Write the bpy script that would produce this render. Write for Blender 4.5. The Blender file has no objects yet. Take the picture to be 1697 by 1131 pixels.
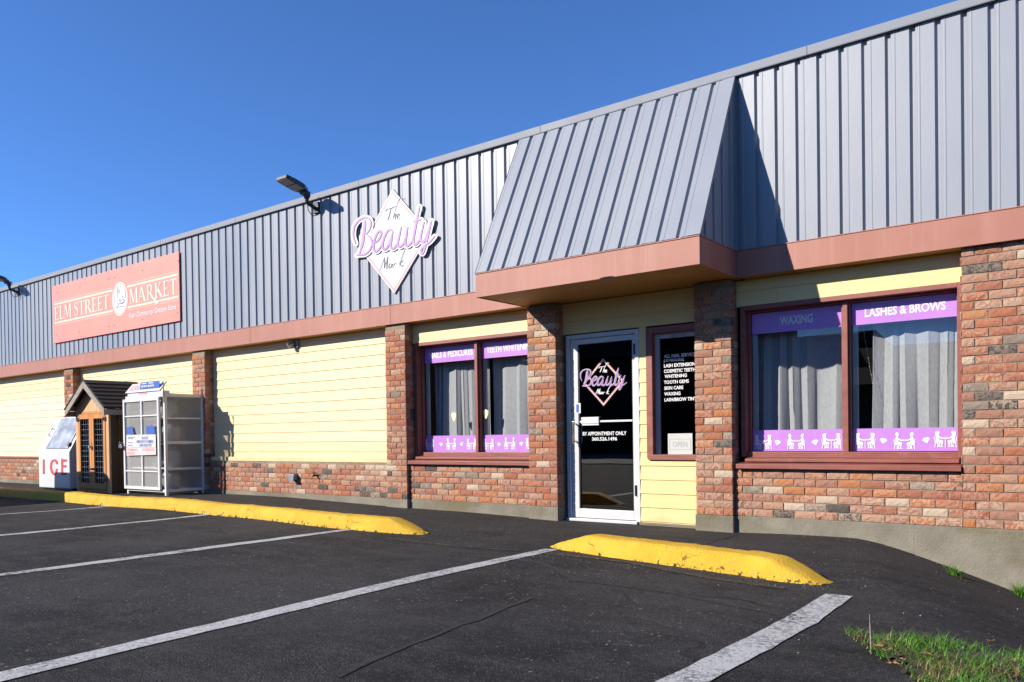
import bpy, math, random
from mathutils import Vector, Matrix
random.seed(7)
SC = bpy.context.scene
COL = SC.collection

# ------------------------------------------------------------------ camera, sky, sun, exposure
F_PX, CX, CY, PW, PH = 1348.787, 848.5, 740.5, 1697, 1131
YAW, PITCH, ROLL = math.radians(-37.6163), math.radians(-.71), math.radians(.80707)
EYE = .98
def cam_axes():
    cy, sy = math.cos(YAW), math.sin(YAW)
    f = Vector((sy*math.cos(PITCH), cy*math.cos(PITCH), math.sin(PITCH)))
    r = Vector((cy, -sy, 0)); d = f.cross(r)
    c, s = math.cos(ROLL), math.sin(ROLL)
    return c*r+s*d, -s*r+c*d, f
R_, D_, F_ = cam_axes()
cd = bpy.data.cameras.new('camera'); cam = bpy.data.objects.new('camera', cd); COL.objects.link(cam)
m = Matrix.Identity(4)
for i in range(3):
    m[i][0] = R_[i]; m[i][1] = -D_[i]; m[i][2] = -F_[i]
m[2][3] = EYE
cam.matrix_world = m
cd.sensor_width = 36; cd.sensor_fit = 'HORIZONTAL'; cd.lens = 36*F_PX/PW
cd.shift_y = (CY-PH/2)/PW; cd.clip_start = .05; cd.clip_end = 2000
SC.camera = cam

SUN_DIR = Vector((.749, 1, -.67)).normalized()          # the way the light travels
world = bpy.data.worlds.new('World'); SC.world = world; world.use_nodes = True
wn = world.node_tree.nodes; wl = world.node_tree.links
bg = wn['Background']; sky = wn.new('ShaderNodeTexSky'); sky.sky_type = 'NISHITA'; sky.sun_disc = False
ELEV = math.asin(-SUN_DIR.z); ts = -SUN_DIR
sky.sun_elevation = ELEV; sky.sun_rotation = math.atan2(ts.x, ts.y)
sky.air_density = 1.0; sky.dust_density = 0; sky.ozone_density = 10; sky.altitude = 3500
wl.new(sky.outputs[0], bg.inputs[0]); bg.inputs[1].default_value = .134
sl = bpy.data.lights.new('sun', 'SUN'); so = bpy.data.objects.new('sun', sl); COL.objects.link(so)
sl.energy = 5; sl.angle = math.radians(.5); sl.color = (1, .93, .83)
so.rotation_euler = SUN_DIR.to_track_quat('-Z', 'Y').to_euler(); so.location = (-20, -25, 20)
SC.view_settings.view_transform = 'Standard'; SC.view_settings.look = 'None'
SC.view_settings.exposure = .80; SC.view_settings.gamma = 1
SC.view_settings.use_curve_mapping = False
SC.cycles.max_bounces = 8; SC.cycles.caustics_reflective = False; SC.cycles.caustics_refractive = False; SC.cycles.sample_clamp_indirect = 6; SC.cycles.transparent_max_bounces = 16

# ------------------------------------------------------------------ helpers
def ray(px, py):
    return R_*((px-CX)/F_PX) + D_*((py-CY)/F_PX) + F_
def W(px, py, Y):
    """point of the plane y = Y that the photo shows at px, py"""
    d = ray(px, py); t = Y/d.y
    return Vector((d.x*t, Y, d.z*t+EYE))
def G(px, py, z=0.):
    d = ray(px, py); t = (z-EYE)/d.z
    return Vector((d.x*t, d.y*t, z))

class MB:
    def __init__(s): s.v = []; s.f = []; s.mi = []; s.rnd = []; s.sm = []
    def add(s, verts, faces, mi=0, rnd=None, smooth=False):
        b = len(s.v); s.v += [Vector(p) for p in verts]
        for f in faces:
            s.f.append(tuple(b+i for i in f)); s.mi.append(mi); s.rnd.append(rnd); s.sm.append(smooth)
    def quad(s, a, b, c, d, **k): s.add([a, b, c, d], [(0, 1, 2, 3)], **k)
    def box(s, x0, x1, y0, y1, z0, z1, **k):
        s.add([(x0,y0,z0),(x1,y0,z0),(x1,y1,z0),(x0,y1,z0),(x0,y0,z1),(x1,y0,z1),(x1,y1,z1),(x0,y1,z1)],
              [(0,1,5,4),(1,2,6,5),(2,3,7,6),(3,0,4,7),(4,5,6,7),(3,2,1,0)], **k)
    def obox(s, o, ax, ay, az, **k):
        """box from corner o spanned by three vectors"""
        o, ax, ay, az = map(Vector, (o, ax, ay, az))
        s.add([o, o+ax, o+ax+ay, o+ay, o+az, o+ax+az, o+ax+ay+az, o+ay+az],
              [(0,1,5,4),(1,2,6,5),(2,3,7,6),(3,0,4,7),(4,5,6,7),(3,2,1,0)], **k)
    def cbox(s, c, ax, ay, az, **k):
        c, ax, ay, az = map(Vector, (c, ax, ay, az)); s.obox(c-(ax+ay+az)/2, ax, ay, az, **k)
    def bar(s, a, b, w, h=None, up=(0,0,1), **k):
        a, b = Vector(a), Vector(b); h = h or w; d = b-a
        u = Vector(up)
        if abs(d.normalized().dot(u)) > .95: u = Vector((0,1,0))
        x = d.cross(u).normalized()*w; y = x.cross(d).normalized()*h
        s.obox(a-x/2-y/2, x, y, d, **k)
    def tube(s, pts, r, n=10, caps=True, **k):
        pts = [Vector(p) for p in pts]; rs = r if isinstance(r, (list, tuple)) else [r]*len(pts)
        rings = []; vs = []
        for i, p in enumerate(pts):
            d = (pts[min(i+1, len(pts)-1)]-pts[max(i-1, 0)]).normalized()
            u = Vector((0,0,1)) if abs(d.z) < .9 else Vector((0,1,0))
            x = d.cross(u).normalized(); y = d.cross(x).normalized()
            for j in range(n):
                a = 2*math.pi*j/n; vs.append(p+(x*math.cos(a)+y*math.sin(a))*rs[i])
        fs = []
        for i in range(len(pts)-1):
            for j in range(n):
                fs.append((i*n+j, i*n+(j+1)%n, (i+1)*n+(j+1)%n, (i+1)*n+j))
        s.add(vs, fs, smooth=True, **k)
        if caps:
            L = len(pts)-1
            s.add(vs[:n], [tuple(range(n))[::-1]], **k); s.add(vs[L*n:], [tuple(range(n))], **k)
    def lathe(s, c, prof, n=20, **k):
        """prof: list of (radius, z) about the vertical through c"""
        c = Vector(c); vs = []; fs = []
        for r, z in prof:
            for j in range(n):
                a = 2*math.pi*j/n; vs.append(c+Vector((r*math.cos(a), r*math.sin(a), z)))
        for i in range(len(prof)-1):
            for j in range(n):
                fs.append((i*n+j, i*n+(j+1)%n, (i+1)*n+(j+1)%n, (i+1)*n+j))
        s.add(vs, fs, smooth=True, **k)
    def prism(s, poly, off, **k):
        """closed outline extruded by the vector off"""
        poly = [Vector(p) for p in poly]; off = Vector(off); n = len(poly)
        s.add(poly+[p+off for p in poly], [tuple(range(n)), tuple(range(2*n-1, n-1, -1))] +
              [(i, i+n, (i+1)%n+n, (i+1)%n) for i in range(n)], **k)
    def build(s, name, mat, parent=None, bevel=0):
        off = Vector((0,0,0)); p = parent
        while p is not None:
            off += p.location; p = p.parent
        me = bpy.data.meshes.new(name)
        me.from_pydata([v-off for v in s.v], [], s.f)
        mats = mat if isinstance(mat, (list, tuple)) else [mat]
        for mm in mats: me.materials.append(mm)
        me.polygons.foreach_set('material_index', s.mi)
        me.polygons.foreach_set('use_smooth', s.sm)
        if any(r is not None for r in s.rnd):
            at = me.attributes.new('tone', 'FLOAT_COLOR', 'FACE')
            flat = []
            for r in s.rnd:
                r = r or (0,0,0); flat += [r[0], r[1], r[2], 1]
            at.data.foreach_set('color', flat)
        me.update()
        o = bpy.data.objects.new(name, me); COL.objects.link(o)
        if parent is not None: o.parent = parent
        if bevel:
            b = o.modifiers.new('bevel', 'BEVEL'); b.width = bevel; b.segments = 2; b.limit_method = 'ANGLE'
            b.angle_limit = math.radians(40)
        return o

def build_each(mb, name, mat, parent=None, bevel=0):
    """one object for each separate piece of the mesh"""
    par = list(range(len(mb.v)))
    def find(a):
        while par[a] != a: par[a] = par[par[a]]; a = par[a]
        return a
    for f in mb.f:
        for i in f[1:]: par[find(i)] = find(f[0])
    grp = {}
    for k, f in enumerate(mb.f): grp.setdefault(find(f[0]), []).append(k)
    out = []
    for ks in grp.values():
        q = MB(); idx = {}
        for k in ks:
            ff = []
            for i in mb.f[k]:
                if i not in idx: idx[i] = len(q.v); q.v.append(mb.v[i])
                ff.append(idx[i])
            q.f.append(tuple(ff)); q.mi.append(mb.mi[k]); q.rnd.append(mb.rnd[k]); q.sm.append(mb.sm[k])
        out.append(q.build(name, mat, parent, bevel))
    return out
def thing(name, label, cat, loc, group=None):
    o = bpy.data.objects.new(name, None); COL.objects.link(o); o.location = loc
    o.empty_display_size = .2
    return tag(o, label, cat, group)
def tag(o, label, cat, group=None):
    o['label'] = label; o['category'] = cat
    if group: o['group'] = group
    return o
def struct(o): o['kind'] = 'structure'; return o
def dup(root, shift, label=None):
    def cp(o, par):
        c = o.copy(); COL.objects.link(c); c.parent = par
        for ch in o.children: cp(ch, c)
        return c
    r = cp(root, None); r.location = root.location+Vector(shift)
    if label: r['label'] = label
    return r

# ------------------------------------------------------------------ materials
ALBEDO = .84
class NT:
    def __init__(s, name):
        s.m = bpy.data.materials.new(name); s.m.use_nodes = True
        s.n = s.m.node_tree.nodes; s.l = s.m.node_tree.links
        s.b = s.n['Principled BSDF']; s.out = s.n['Material Output']
    def new(s, t, **kw):
        nd = s.n.new(t)
        for k, v in kw.items(): setattr(nd, k, v)
        return nd
    def put(s, sock, v):
        if isinstance(v, bpy.types.NodeSocket): s.l.new(v, sock)
        elif isinstance(v, (tuple, list)) and len(v) == 3 and sock.type == 'RGBA': sock.default_value = (*v, 1)
        else: sock.default_value = v
    def pos(s, scale=(1,1,1)):
        g = s.new('ShaderNodeNewGeometry'); mp = s.new('ShaderNodeMapping')
        s.l.new(g.outputs['Position'], mp.inputs['Vector']); mp.inputs['Scale'].default_value = scale
        return mp.outputs[0]
    def noise(s, scale, detail=4, rough=.55, vec=None, dist=0):
        nd = s.new('ShaderNodeTexNoise'); s.put(nd.inputs['Vector'], vec or s.pos())
        nd.inputs['Scale'].default_value = scale; nd.inputs['Detail'].default_value = detail
        nd.inputs['Roughness'].default_value = rough; nd.inputs['Distortion'].default_value = dist
        return nd.outputs['Fac']
    def voro(s, scale, feature='F1', out='Distance', vec=None, rand=1):
        nd = s.new('ShaderNodeTexVoronoi', feature=feature); s.put(nd.inputs['Vector'], vec or s.pos())
        nd.inputs['Scale'].default_value = scale; nd.inputs['Randomness'].default_value = rand
        return nd.outputs[out]
    def ramp(s, fac, *stops):
        nd = s.new('ShaderNodeValToRGB'); cr = nd.color_ramp
        while len(cr.elements) < len(stops): cr.elements.new(.5)
        for e, (p, c) in zip(cr.elements, stops):
            e.position = p; e.color = (*(c if isinstance(c, tuple) else (c, c, c)), 1)
        s.put(nd.inputs[0], fac); return nd.outputs[0]
    def mix(s, fac, a, b, mode='MIX'):
        nd = s.new('ShaderNodeMix', data_type='RGBA', blend_type=mode)
        s.put(nd.inputs[0], fac); s.put(nd.inputs[6], a); s.put(nd.inputs[7], b); return nd.outputs[2]
    def math(s, op, a, b=0.):
        nd = s.new('ShaderNodeMath', operation=op); s.put(nd.inputs[0], a); s.put(nd.inputs[1], b); return nd.outputs[0]
    def sep(s, v):
        nd = s.new('ShaderNodeSeparateXYZ'); s.put(nd.inputs[0], v); return nd.outputs
    def bump(s, h, strength, dist=.01, normal=None):
        nd = s.new('ShaderNodeBump'); s.put(nd.inputs['Height'], h)
        nd.inputs['Strength'].default_value = strength; nd.inputs['Distance'].default_value = dist
        if normal is not None: s.l.new(normal, nd.inputs['Normal'])
        return nd.outputs[0]
    def done(s, col=None, rough=None, nrm=None, metal=None, spec=None):
        if col is not None: s.put(s.b.inputs['Base Color'], s.mix(1., col, (ALBEDO,)*3, 'MULTIPLY'))
        if rough is not None: s.put(s.b.inputs['Roughness'], rough)
        if nrm is not None: s.l.new(nrm, s.b.inputs['Normal'])
        if metal is not None: s.b.inputs['Metallic'].default_value = metal
        if spec is not None: s.b.inputs['Specular IOR Level'].default_value = spec
        return s.m

def paint(name, col, rough=.5, var=.12, scale=3., bump=.05, bscale=60., metal=0, dirt=None, spec=None, stretch=(1,1,1)):
    t = NT(name)
    n1 = t.noise(scale, 5, .6, t.pos(stretch)); n2 = t.noise(bscale, 3)
    a = tuple(c*(1-var) for c in col); b = tuple(min(1, c*(1+var)) for c in col)
    c = t.ramp(n1, (.3, a), (.7, b))
    if dirt:
        c = t.mix(t.ramp(t.noise(scale*2.3, 6, .7), (.55, 0.), (.78, dirt[1])), c, dirt[0])
    return t.done(c, t.ramp(n1, (.3, rough*.85), (.7, min(1, rough*1.15))), t.bump(n2, bump, .004) if bump else None, metal, spec)

def mk_asphalt():
    t = NT('asphalt'); p = t.pos(); x = t.sep(p)
    big = t.noise(.55, 5, .6, p); mid = t.noise(3.2, 5, .65, p)
    c = t.ramp(big, (.40, (.012, .012, .0135)), (.60, (.050, .048, .0495)))
    c = t.mix(t.ramp(mid, (.46, 0.), (.66, .6)), c, (.064, .061, .062))
    # older, browner strip along the building
    edge = t.math('ADD', x[1], t.math('MULTIPLY', t.noise(1.1, 5, .6, p), 1.6))
    c = t.mix(t.ramp(t.math('DIVIDE', edge, 10.), (.66, 0.), (.80, .6)), c, (.050, .043, .038))
    c = t.mix(t.ramp(t.noise(2.4, 6, .72, t.pos((.35, 1.5, 1))), (.50, 0.), (.68, .55)), c, (.080, .077, .076))   # dusty streaks
    # rusty stains and dark oil patches
    c = t.mix(t.ramp(t.noise(1.7, 3, .5, t.pos((1, 1.6, 1))), (.60, 0.), (.70, .7)), c, (.014, .0135, .0145))
    c = t.mix(t.ramp(t.noise(7.5, 2, .5, p), (.74, 0.), (.80, .5)), c, (.10, .062, .035))
    # stones in the mix
    v = t.new('ShaderNodeTexVoronoi'); t.put(v.inputs['Vector'], p); v.inputs['Scale'].default_value = 95
    cs = t.sep(v.outputs['Color'])
    c = t.mix(t.ramp(cs[0], (.78, 0.), (.97, .6)), c, (.12, .115, .11))
    c = t.mix(t.ramp(cs[1], (.55, 0.), (.9, .65)), c, (.012, .012, .013))
    v3 = t.new('ShaderNodeTexVoronoi'); t.put(v3.inputs['Vector'], p); v3.inputs['Scale'].default_value = 38
    pale = t.math('MULTIPLY', t.ramp(t.sep(v3.outputs['Color'])[2], (.975, 0.), (.985, 1.)), t.ramp(v3.outputs['Distance'], (.25, 1.), (.4, 0.)))
    c = t.mix(pale, c, (.22, .205, .185))
    # cracks
    wv = t.new('ShaderNodeVectorMath', operation='ADD'); nz = t.new('ShaderNodeTexNoise'); t.put(nz.inputs['Vector'], p)
    nz.inputs['Scale'].default_value = 1.4; nz.inputs['Detail'].default_value = 5
    sc = t.new('ShaderNodeVectorMath', operation='SCALE'); t.put(sc.inputs[0], nz.outputs['Color']); sc.inputs['Scale'].default_value = .9
    t.put(wv.inputs[0], p); t.put(wv.inputs[1], sc.outputs[0])
    cr = t.voro(.33, 'DISTANCE_TO_EDGE', 'Distance', wv.outputs[0])
    crk = t.math('MULTIPLY', t.ramp(cr, (.004, 1.), (.012, 0.)), t.ramp(t.noise(.8, 2), (.52, 0.), (.66, .55)))
    c = t.mix(crk, c, (.008, .008, .008))
    h = t.math('ADD', t.math('MULTIPLY', v.outputs['Distance'], .6), t.noise(170, 3, .6, p))
    h = t.math('SUBTRACT', h, t.math('MULTIPLY', crk, 2.))
    return t.done(c, .86, t.bump(h, 1., .018, t.bump(mid, .45, .04)), spec=.25)

def mk_line(name, col, wear, floor=.16):
    t = NT(name); p = t.pos()
    w = t.ramp(t.noise(26, 6, .75, p), (wear, 1.), (wear+.05, 0.))
    w2 = t.ramp(t.noise(2.2, 4, .6, p), (.36, 1.), (.55, 0.))
    v = t.new('ShaderNodeTexVoronoi'); t.put(v.inputs['Vector'], p); v.inputs['Scale'].default_value = 95
    chip = t.ramp(t.sep(v.outputs['Color'])[0], (wear-.40, 1.), (wear-.36, 0.))
    f = t.math('MAXIMUM', t.math('MULTIPLY', w, t.ramp(w2, (0., floor), (1., 1.))), t.math('MULTIPLY', chip, .7))
    c = t.mix(t.noise(5, 4), tuple(q*.8 for q in col), col)
    c = t.mix(f, c, (.035, .034, .034))
    return t.done(c, .75, t.bump(t.math('ADD', v.outputs['Distance'], t.noise(170, 3)), .35, .006), spec=.3)

def mk_brick():
    t = NT('rough_brick'); p = t.pos()
    a = t.new('ShaderNodeAttribute'); a.attribute_name = 'tone'; r = t.sep(a.outputs['Color'])
    off = t.new('ShaderNodeVectorMath', operation='MULTIPLY_ADD'); t.put(off.inputs[0], a.outputs['Color'])
    off.inputs[1].default_value = (40, 40, 40); t.put(off.inputs[2], p)
    # five firings of brick, picked per brick
    base = t.ramp(r[0], (0., (.35, .120, .062)), (.22, (.315, .112, .066)), (.42, (.30, .145, .098)), (.62, (.40, .152, .062)),
                  (.74, (.37, .20, .13)), (.86, (.47, .36, .26)), (.92, (.21, .165, .13)), (.96, (.075, .066, .06)))
    for e in t.n:
        if e.type == 'VALTORGB' and len(e.color_ramp.elements) == 8: e.color_ramp.interpolation = 'CONSTANT'
    sw = t.noise(11, 5, .7, off.outputs[0], 3.2)
    # cream slip swirls on some faces, none on others
    amt = t.ramp(r[1], (.15, 0.1), (.95, .85))
    swirl = t.math('MULTIPLY', t.ramp(sw, (.47, 0.), (.52, 1.), (.55, .35), (.60, 1.), (.66, .2)), amt)
    c = t.mix(swirl, base, (.52, .38, .27))
    c = t.mix(t.ramp(t.noise(45, 4, .7, off.outputs[0], 1.), (.52, 0.), (.72, .5)), c, t.mix(.5, base, (.15, .07, .05)))
    c = t.mix(t.math('MULTIPLY', t.ramp(t.noise(9, 3, .6, off.outputs[0], 3.), (.60, 0.), (.66, 1.)), t.ramp(r[2], (.7, 0.), (.8, .8))), c, (.075, .07, .07))
    h = t.math('ADD', t.noise(26, 5, .62, off.outputs[0], 1.2), t.math('MULTIPLY', t.noise(120, 3, .6, p), .3))
    return t.done(c, .88, t.bump(h, .42, .009), spec=.22)

def mk_mortar():
    t = NT('mortar'); p = t.pos()
    c = t.ramp(t.noise(6, 5, .6, p), (.3, (.20, .155, .108)), (.7, (.33, .26, .185)))
    return t.done(c, .95, t.bump(t.noise(120, 4, .7, p), .6, .008), spec=.2)

def mk_concrete():
    t = NT('concrete'); p = t.pos(); x = t.sep(p)
    c = t.ramp(t.noise(2.3, 6, .65, p), (.28, (.165, .145, .108)), (.72, (.29, .262, .205)))
    c = t.mix(t.ramp(t.noise(.9, 4, .6, t.pos((1, 1, 2.2))), (.48, 0.), (.66, .65)), c, (.14, .115, .055))
    c = t.mix(t.ramp(t.noise(34, 5, .7, p), (.62, 0.), (.75, .55)), c, (.115, .105, .09))
    c = t.mix(t.ramp(t.voro(70, 'F1', 'Distance', p), (.10, .5), (.18, 0.)), c, (.10, .095, .085))
    h = t.math('ADD', t.noise(60, 5, .7, p), t.math('MULTIPLY', t.noise(9, 3), 1.2))
    return t.done(c, .92, t.bump(h, .7, .01), spec=.25)

def mk_siding(name, col, var=.11):
    t = NT(name); p = t.pos()
    a = t.new('ShaderNodeAttribute'); a.attribute_name = 'tone'; r = t.sep(a.outputs['Color'])
    dark = tuple(q*(1-var) for q in col)
    c = t.mix(r[0], dark, col)
    c = t.mix(t.math('MULTIPLY', r[1], .55), c, (col[0]*.98, col[1]*1.03, min(1, col[2]*1.55)))
    c = t.mix(t.ramp(t.noise(1.3, 5, .65, t.pos((.5, 1, 1.5))), (.52, 0.), (.8, .28)), c, tuple(q*.72 for q in col))
    c = t.mix(t.ramp(t.noise(18, 4, .7, t.pos((1, 1, .35))), (.66, 0.), (.8, .25)), c, (.42, .34, .2))
    z = t.sep(p)[2]; low = t.math('MAXIMUM', t.math('MULTIPLY', t.ramp(z, (.0, 1.), (.35, 0.)), 1.), t.math('MULTIPLY', t.ramp(z, (.62, 0.), (.63, 1.), (.95, 0.)), .8))
    c = t.mix(t.math('MULTIPLY', low, t.ramp(t.noise(6, 6, .7, t.pos((.5, 1, 1))), (.42, 0.), (.7, .4))), c, (.30, .22, .12))   # splashed dirt
    c = t.mix(t.ramp(t.noise(7, 4, .65, t.pos((1.6, 1, .07))), (.60, 0.), (.78, .22)), c, (.46, .36, .19))   # runs of grime
    g = t.noise(40, 4, .6, t.pos((.12, 1, 1.6)))
    return t.done(c, .5, t.bump(g, .16, .006), spec=.35)

def mk_metal():
    t = NT('blue_grey_steel'); p = t.pos()
    n1 = t.noise(.8, 4, .6, t.pos((1, 1, .35)))
    c = t.ramp(n1, (.3, (.236, .258, .298)), (.7, (.275, .292, .326)))
    c = t.mix(t.ramp(t.noise(22, 5, .7, t.pos((1, 1, .06))), (.55, 0.), (.8, .30)), c, (.36, .35, .355))
    c = t.mix(t.ramp(t.noise(60, 4, .7, p), (.68, 0.), (.76, .22)), c, (.23, .23, .26))
    return t.done(c, t.ramp(n1, (.3, .38), (.7, .5)), t.bump(t.noise(3, 3, .5, t.pos((1.2, 1, .5))), .10, .02), spec=.5)

def mk_fascia():
    t = NT('brown_fascia'); n1 = t.noise(1.1, 5, .6)
    c = t.ramp(n1, (.3, (.345, .140, .098)), (.7, (.40, .172, .125)))
    # chalky vertical weathering streaks
    c = t.mix(t.ramp(t.noise(5, 5, .7, t.pos((1.6, 1, .05))), (.5, 0.), (.75, .42)), c, (.48, .26, .20))
    return t.done(c, .55, t.bump(t.noise(2.5, 3, .5, t.pos((1, 1, .6))), .08, .02), spec=.35)

def mk_yellow():
    t = NT('worn_yellow_paint'); p = t.pos(); x = t.sep(p)
    c = t.ramp(t.noise(4, 5, .6, p), (.3, (.64, .36, .02)), (.68, (.76, .475, .045)))
    c = t.mix(t.ramp(t.noise(9, 5, .7, p), (.56, 0.), (.72, .45)), c, (.62, .40, .14))
    low = t.ramp(x[2], (.0, .16), (.075, 0.))
    e = t.math('ADD', t.noise(16, 6, .72, p), low)
    c = t.mix(t.ramp(e, (.69, 0.), (.72, .95)), c, (.03, .027, .022))
    top = t.math('ADD', t.noise(30, 5, .75, t.pos((.6, 1, 1))), t.ramp(x[2], (.11, 0.), (.15, .12)))
    c = t.mix(t.ramp(top, (.71, 0.), (.75, .7)), c, (.10, .065, .018))
    wv = t.new('ShaderNodeVectorMath', operation='ADD'); nz = t.new('ShaderNodeTexNoise'); t.put(nz.inputs['Vector'], p); nz.inputs['Scale'].default_value = 6
    sc = t.new('ShaderNodeVectorMath', operation='SCALE'); t.put(sc.inputs[0], nz.outputs['Color']); sc.inputs['Scale'].default_value = .25
    t.put(wv.inputs[0], p); t.put(wv.inputs[1], sc.outputs[0])
    ed = t.voro(4.5, 'DISTANCE_TO_EDGE', 'Distance', wv.outputs[0])
    cr = t.math('MULTIPLY', t.ramp(ed, (.003, .8), (.010, 0.)), t.ramp(t.noise(3, 3), (.52, 0.), (.64, 1.)))
    c = t.mix(cr, c, (.07, .05, .02))
    h = t.math('SUBTRACT', t.math('ADD', t.noise(48, 5, .7, p), t.math('MULTIPLY', t.noise(140, 3), .5)), t.math('MULTIPLY', cr, .8))
    return t.done(c, .72, t.bump(h, 1., .016), spec=.3)

def mk_wood(name, a, b, rough=.6, vert=True, scale=1.):
    t = NT(name)
    st = (14*scale, 14*scale, .9*scale) if vert else (2*scale, 2*scale, 16*scale)
    n = t.noise(1.6, 6, .7, t.pos(st), .8); n2 = t.noise(2.2, 3)
    c = t.ramp(n, (.3, a), (.7, b)); c = t.mix(t.ramp(n2, (.5, 0.), (.8, .4)), c, tuple(q*.55 for q in a))
    return t.done(c, rough, t.bump(n, .35, .006), spec=.35)

def mk_glass(name, tint=(.93, .96, .95), boost=.05):
    t = NT(name); t.n.remove(t.b)
    tr = t.new('ShaderNodeBsdfTransparent'); tr.inputs[0].default_value = (*tint, 1)
    gl = t.new('ShaderNodeBsdfGlossy'); gl.inputs['Roughness'].default_value = .0
    t.put(gl.inputs['Normal'], t.bump(t.noise(1.3, 2, .4), .012, .05))
    ge = t.new('ShaderNodeNewGeometry'); dt = t.new('ShaderNodeVectorMath', operation='DOT_PRODUCT')
    t.put(dt.inputs[0], ge.outputs['Incoming']); t.put(dt.inputs[1], ge.outputs['Normal'])
    sch = t.math('POWER', t.math('SUBTRACT', 1., t.math('ABSOLUTE', dt.outputs['Value'])), 5.)   # the same from either side
    mx = t.new('ShaderNodeMixShader'); t.put(mx.inputs[0], t.math('ADD', t.math('MULTIPLY', sch, .9), .045+boost))
    t.l.new(tr.outputs[0], mx.inputs[1]); t.l.new(gl.outputs[0], mx.inputs[2]); t.l.new(mx.outputs[0], t.out.inputs[0])
    return t.m

def mk_curtain():
    t = NT('grey_curtain'); p = t.pos(); t.n.remove(t.b)
    c = t.ramp(t.noise(90, 3, .6, t.pos((1, 1, .25))), (.3, (.36, .355, .375)), (.7, (.47, .465, .485)))
    d = t.new('ShaderNodeBsdfDiffuse'); t.put(d.inputs[0], c)
    tl = t.new('ShaderNodeBsdfTranslucent'); t.put(tl.inputs[0], c)
    mx = t.new('ShaderNodeMixShader'); mx.inputs[0].default_value = .25
    t.l.new(d.outputs[0], mx.inputs[1]); t.l.new(tl.outputs[0], mx.inputs[2]); t.l.new(mx.outputs[0], t.out.inputs[0])
    return t.m

def mk_leaf(name, a, b):
    t = NT(name); at = t.new('ShaderNodeAttribute'); at.attribute_name = 'tone'; r = t.sep(at.outputs['Color'])
    c = t.mix(r[0], a, b)
    c = t.mix(t.ramp(r[1], (.86, 0.), (.9, .9)), c, (.24, .165, .07))
    t.b.inputs['Subsurface Weight'].default_value = 0
    return t.done(c, .5, None, spec=.35)

ASPHALT = mk_asphalt(); LINE = mk_line('worn_white_paint', (.52, .52, .51), .47); YLINE = mk_line('faded_yellow_paint', (.34, .21, .05), .56, .97)
BRICK = mk_brick(); MORTAR = mk_mortar(); CONC = mk_concrete(); STEEL = mk_metal(); FASCIA = mk_fascia(); YELLOW = mk_yellow()
SIDING = mk_siding('yellow_siding', (.80, .60, .25)); SIDING2 = mk_siding('pale_yellow_siding', (.84, .66, .35))
SOFFIT = paint('soffit_paint', (.50, .27, .05), .6, .1)
WOODTRIM = paint('brown_painted_wood', (.23, .062, .042), .5, .16, 4, .15, 40, dirt=((.38, .24, .2), .35), stretch=(.6, 1, 3))
GLASS = mk_glass('window_glass'); DGLASS = mk_glass('tinted_door_glass', (.22, .24, .25), .09)
CURT = mk_curtain(); PURPLE = paint('lilac_vinyl', (.46, .20, .58), .35, .03, 2, 0)
WHITEV = paint('white_vinyl', (.72, .71, .72), .4, .03, 2, 0)
ALU = paint('white_aluminium', (.58, .575, .57), .38, .06, 3, .03); ALU2 = paint('grey_aluminium_stop', (.42, .42, .44), .4, .06, 3, .03)
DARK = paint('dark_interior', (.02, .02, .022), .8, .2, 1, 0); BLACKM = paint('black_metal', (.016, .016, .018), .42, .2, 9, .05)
CHROME = paint('worn_chrome', (.60, .60, .60), .22, .08, 9, .02, metal=1)
GREYM = paint('galvanised_metal', (.25, .27, .30), .38, .22, 5, .06, 30, metal=.55, dirt=((.2, .2, .21), .4))
CORAL = paint('coral_sign_panel', (.86, .235, .175), .5, .04, 1.5, .02)
CREAM = paint('cream_sign_paint', (.72, .62, .50), .5, .03, 3, 0)
INK = paint('grey_ink', (.12, .12, .13), .6, .1, 9, 0); BLACKINK = paint('black_ink', (.03, .03, .032), .6, .1, 9, 0)
WHITEP = paint('white_sign_panel', (.60, .60, .63), .45, .03, 2, .02); PINKP = paint('pale_pink_border', (.56, .31, .31), .5, .03, 3, 0)
LILAC = paint('lilac_letter', (.38, .185, .44), .4, .04, 3, 0); MAUVE = paint('mauve_outline', (.36, .22, .43), .5, .05, 3, 0)
WHITEBOX = paint('white_enamel', (.62, .62, .63), .4, .05, 2.5, .03, dirt=((.55, .5, .42), .25))
REDP = paint('worn_red_paint', (.52, .03, .035), .5, .15, 12, .05, dirt=((.7, .55, .5), .45)); BLUEP = paint('blue_plate', (.04, .11, .42), .45, .08, 4, .02)
PINKTXT = paint('faded_red_ink', (.75, .24, .24), .6, .15, 9, 0); PALEPINK = paint('faded_pink_plate', (.76, .55, .55), .55, .06, 5, .02)
CAGEP = paint('white_cage_paint', (.66, .65, .63), .5, .08, 6, .05, dirt=((.42, .36, .30), .4))
TANK = paint('pale_tank_paint', (.30, .30, .29), .45, .12, 5, .03)
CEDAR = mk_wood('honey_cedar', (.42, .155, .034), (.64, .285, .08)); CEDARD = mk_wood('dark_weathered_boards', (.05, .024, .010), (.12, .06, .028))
GREYW = mk_wood('silvered_wood', (.22, .18, .14), (.38, .33, .27), .75, False); GABLE = mk_wood('pale_cedar', (.55, .30, .14), (.70, .42, .22))
SHINGLE = paint('black_shingle', (.018, .017, .018), .9, .4, 14, .5, 70)
SOIL = paint('soil', (.04, .028, .017), .95, .4, 5, .8, 40); LEAF = mk_leaf('grass_blade', (.028, .11, .006), (.10, .27, .015))
DRY = mk_leaf('dry_leaf', (.17, .075, .028), (.36, .20, .085)); FOL = mk_leaf('dark_foliage', (.012, .03, .008), (.04, .075, .02))
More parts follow.
